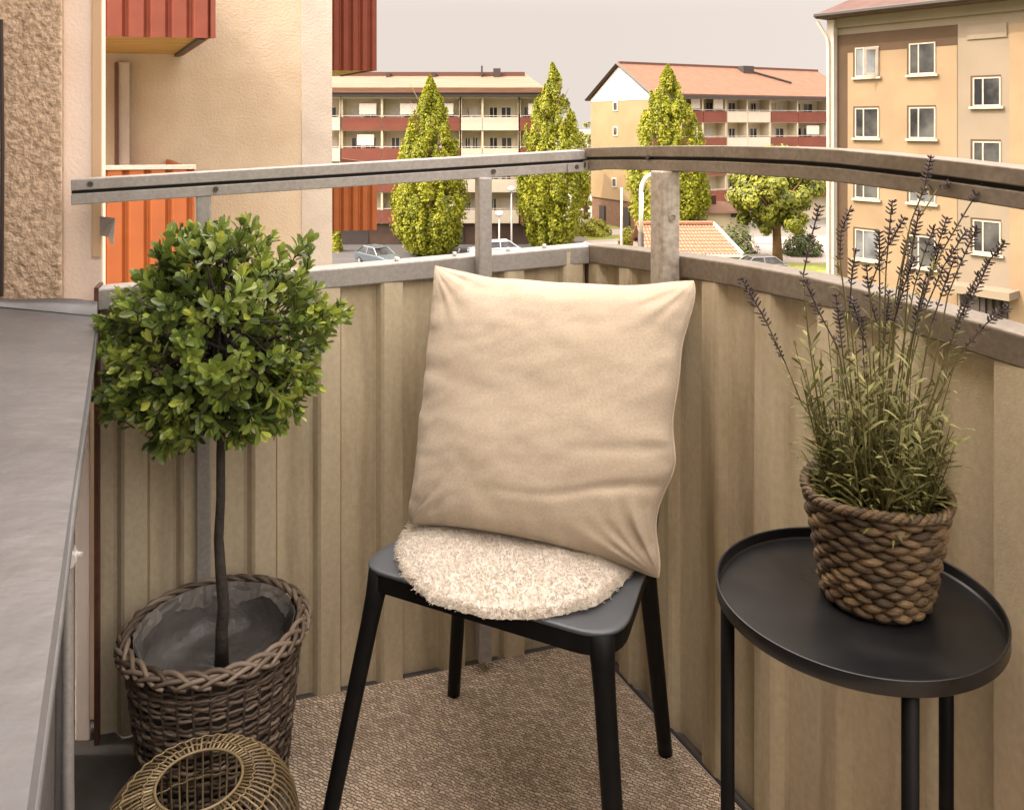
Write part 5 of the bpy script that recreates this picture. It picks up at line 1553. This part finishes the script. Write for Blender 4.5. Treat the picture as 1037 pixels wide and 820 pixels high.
rbx = thing('boxwood_tree', (BC.x, BC.y, 0.16), 'boxwood ball tree on a thin stem in the wicker basket', 'plant')
YX = BC.y
tk = [P(224, 672, YX + 0.01), P(224, 640, YX), P(226, 612, YX), P(223, 580, YX - 0.004), P(221, 545, YX - 0.004), P(223, 505, YX), P(223, 460, YX), P(224, 420, YX), P(222, 380, YX), P(224, 330, YX), P(226, 280, YX)]
m = MB(); m.tube(tk, [0.0125, 0.011, 0.0102, 0.0095, 0.0085, 0.0080, 0.0078, 0.0075, 0.007, 0.006, 0.003], 10)
q = random.Random(44)
OUT = [(228, 219), (258, 226), (288, 252), (314, 243), (322, 268), (333, 300), (361, 316), (344, 332), (326, 348), (320, 378), (316, 400), (286, 430), (266, 438), (240, 446), (212, 446), (184, 464), (160, 458), (150, 432), (132, 416), (98, 440), (94, 405), (116, 372), (96, 345), (96, 322), (112, 300), (126, 284), (152, 262), (172, 244), (198, 232)]
CU, CV = 222, 345
ang = sorted((math.atan2(-(v - CV), u - CU), math.hypot(u - CU, v - CV)) for u, v in OUT)
def outr(a):
    a = math.atan2(math.sin(a), math.cos(a))
    for (a0, r0), (a1, r1) in zip(ang, ang[1:] + [(ang[0][0] + 2 * math.pi, ang[0][1])]):
        if a0 <= a <= a1: return lerp(r0, r1, (a - a0) / (a1 - a0))
    (a0, r0), (a1, r1) = (ang[-1][0] - 2 * math.pi, ang[-1][1]), ang[0]
    return lerp(r0, r1, (a - a0) / (a1 - a0))
PXM = YX / FPX
C0 = P(CU, CV, YX - 0.01)
leafm = MB()
def obov(p, d, up, L, w, rnd):
    d = d.normalized(); side = d.cross(up)
    if side.length < 1e-4: side = d.orthogonal()
    side.normalize(); nrm = side.cross(d)
    cur = q.uniform(-0.25, 0.12) * L
    def pt(x, y, z): return p + d * (x * L) + side * (y * w) + nrm * (z * w + cur * x * x)
    st = [(0.0, 0.03, 0), (0.30, 0.62, 0.22), (0.62, 1.0, 0.30), (0.86, 0.78, 0.24), (1.0, 0.18, 0.06)]
    vs = []
    for (x, y, z) in st: vs += [pt(x, -y, z), pt(x, 0, 0), pt(x, y, z)]
    fs = []
    for i in range(4):
        a = 3 * i
        fs += [(a, a + 1, a + 4, a + 3), (a + 1, a + 2, a + 5, a + 4)]
    leafm.add(vs, fs, rnd)
def sprig(end, d, tone, size=1.0):
    d = d.normalized()
    size *= 1.18 * q.uniform(0.72, 1.2)
    Lt = q.uniform(0.030, 0.050) * size
    o = d.orthogonal().normalized(); o2 = d.cross(o)
    st = end - d * Lt
    m.tube([st, st + d * Lt * 0.5, end], [0.0012, 0.0011, 0.0008], 4, cap=False)
    npair = q.randint(3, 5); r0a = q.uniform(0, 3.14)
    for k in range(npair):
        t = (k + 0.4) / npair
        p = st + d * Lt * t
        for sgn in (0, 1):
            a = r0a + k * 1.5708 + sgn * math.pi + q.uniform(-.25, .25)
            out = o * math.cos(a) + o2 * math.sin(a)
            op = lerp(1.15, 0.55, t)
            obov(p, d * (1.15 - op * 0.55) + out * op * 0.9, d, q.uniform(0.017, 0.026) * size * lerp(1.05, 0.85, t), q.uniform(0.0050, 0.0068) * size, min(1, max(0, q.gauss(0.45 + tone + 0.10 * (t - 0.4), 0.15))))
    for k in range(2):
        a = r0a + k * math.pi + 0.8
        out = o * math.cos(a) + o2 * math.sin(a)
        obov(end, d + out * 0.35, out, q.uniform(0.013, 0.019) * size, 0.0044 * size, min(1, max(0, q.gauss(0.66 + tone, 0.14))))
for i in range(560):
    th = q.uniform(-math.pi, math.pi)
    ph = math.asin(q.uniform(-1, 1)) if i < 400 else q.gauss(0, 0.25)
    inner = i % 4 == 3
    f = q.uniform(0.45, 0.75) if inner else q.uniform(0.76, 0.97) + 0.17 * noise.noise(Vector((math.cos(th) * 3.2, math.sin(th) * 3.5, ph * 2)))
    ro = outr(th) * PXM * f
    # direction: in the picture plane by th, depth by ph
    e = C0 + Vector((math.cos(th) * math.cos(ph) * ro, 0, math.sin(th) * math.cos(ph) * ro)) + Vector((0, math.sin(ph) * 0.165 * f * (1 if ph < 0 else 0.9), 0))
    d = (e - C0).normalized() + Vector((q.gauss(0, .35), q.gauss(0, .35), q.gauss(0.25, .35)))
    tone = q.gauss(0.0, 0.10) + 0.13 * max(0, math.cos(th - 0.3)) + 0.16 * noise.noise(e * 11)
    # sprigs are lighter towards the right, leaves lighter at the tips
    sprig(e, d, tone)
    if i % 5 == 0:
        b0 = C0 + Vector((q.gauss(0, 0.012), q.gauss(0, 0.012), q.uniform(-0.12, 0.05)))
        md = b0.lerp(e, 0.5) + Vector((q.gauss(0, .012), q.gauss(0, .012), q.gauss(0, .012)))
        m.tube([b0, md, e - d.normalized() * 0.03], [0.0032, 0.0022, 0.0012], 5, cap=False)
for (u, v, du, dv) in ((352, 314, 1, 0.35), (338, 326, 1, 0.1), (104, 326, -1, 0.1), (228, 228, 0.1, 1), (262, 236, 0.4, 0.9), (284, 256, 0.3, 1), (312, 256, 0.15, 1), (170, 256, -0.6, 0.8), (178, 262, -0.1, 1), (108, 420, -0.8, -0.6), (180, 448, -0.2, -1), (300, 420, 0.6, -0.7), (322, 392, 0.8, -0.4), (120, 405, -0.9, -0.3), (120, 300, -0.6, 0.8), (330, 318, 1, 0.4), (308, 270, 0.3, 1), (215, 240, -0.3, 1), (240, 244, 0.2, 1)):
    e = P(u, v, YX - 0.02 + q.uniform(-.04, .04)); d = Vector((du, q.uniform(-.3, .1), dv))
    sprig(e, d, 0.1)
    m.tube([e - d.normalized() * 0.03, C0.lerp(e, 0.55)], [0.0012, 0.0022], 5, cap=False)
m.build('trunk', M['bark'], rbx, smooth=True)
leafm.build('crown', M['box'], rbx, rnd=True)

# ------------------------------------------------------------------ bamboo lantern
LZ = 0.235
LC = Vector((-0.440, 1.178, 0)); LR = 0.136; LO = 0.058
rla = thing('bamboo_lantern', (LC.x, LC.y, 0), 'round golden bamboo stick lantern with open top in front of the wicker basket', 'lantern')
def lprof(t):
    # t 0 at the opening, 1 at the base
    if t < 0.45:
        a = t / 0.45
        return (lerp(LO, LR, math.sin(a * math.pi / 2) ** 0.92), LZ - 0.082 * (1 - math.cos(a * math.pi / 2)) ** 1.1)
    a = (t - 0.45) / 0.55
    return (lerp(LR, LR * 0.72, a ** 1.6), lerp(LZ - 0.082, 0.01, a))
m = MB(); q = random.Random(50)
nst = 70
for k in range(nst):
    a = 2 * math.pi * (k + q.uniform(-.12, .12)) / nst
    pts = []
    for i in range(15):
        r, z = lprof(i / 14)
        pts.append((LC.x + r * math.cos(a), LC.y + r * math.sin(a), z + 0.001 * q.random()))
    m.tube(pts, 0.0017, 5, rnd=q.random())
m.build('sticks', M['bamboo'], rla, smooth=True, rnd=True)
for nm, tt, rr in (('top_ring', 0.0, 0.0022), ('woven_band', 0.05, 0.0012), ('woven_band', 0.16, 0.0014), ('woven_band', 0.50, 0.0014), ('woven_band', 0.75, 0.0014), ('base_ring', 0.99, 0.004)):
    r, z = lprof(tt)
    m = MB()
    pts = [(LC.x + (r + 0.0016 * (math.sin(a * nst / 2) if nm == 'woven_band' else 0)) * math.cos(a), LC.y + (r + 0.0016 * (math.sin(a * nst / 2) if nm == 'woven_band' else 0)) * math.sin(a), z + 0.0018) for a in [2 * math.pi * i / 168 for i in range(168)]]
    m.tube(pts, rr, 5, closed=True, rnd=0.6); m.build(nm, M['bamboo'], rla, smooth=True, rnd=True)
m = MB(); m.lathe(LC, [(0.001, 0.004), (LR * 0.70, 0.004), (LR * 0.70, 0.010), (0.001, 0.010)], 40); m.build('base_plate', M['wickerin'], rla)
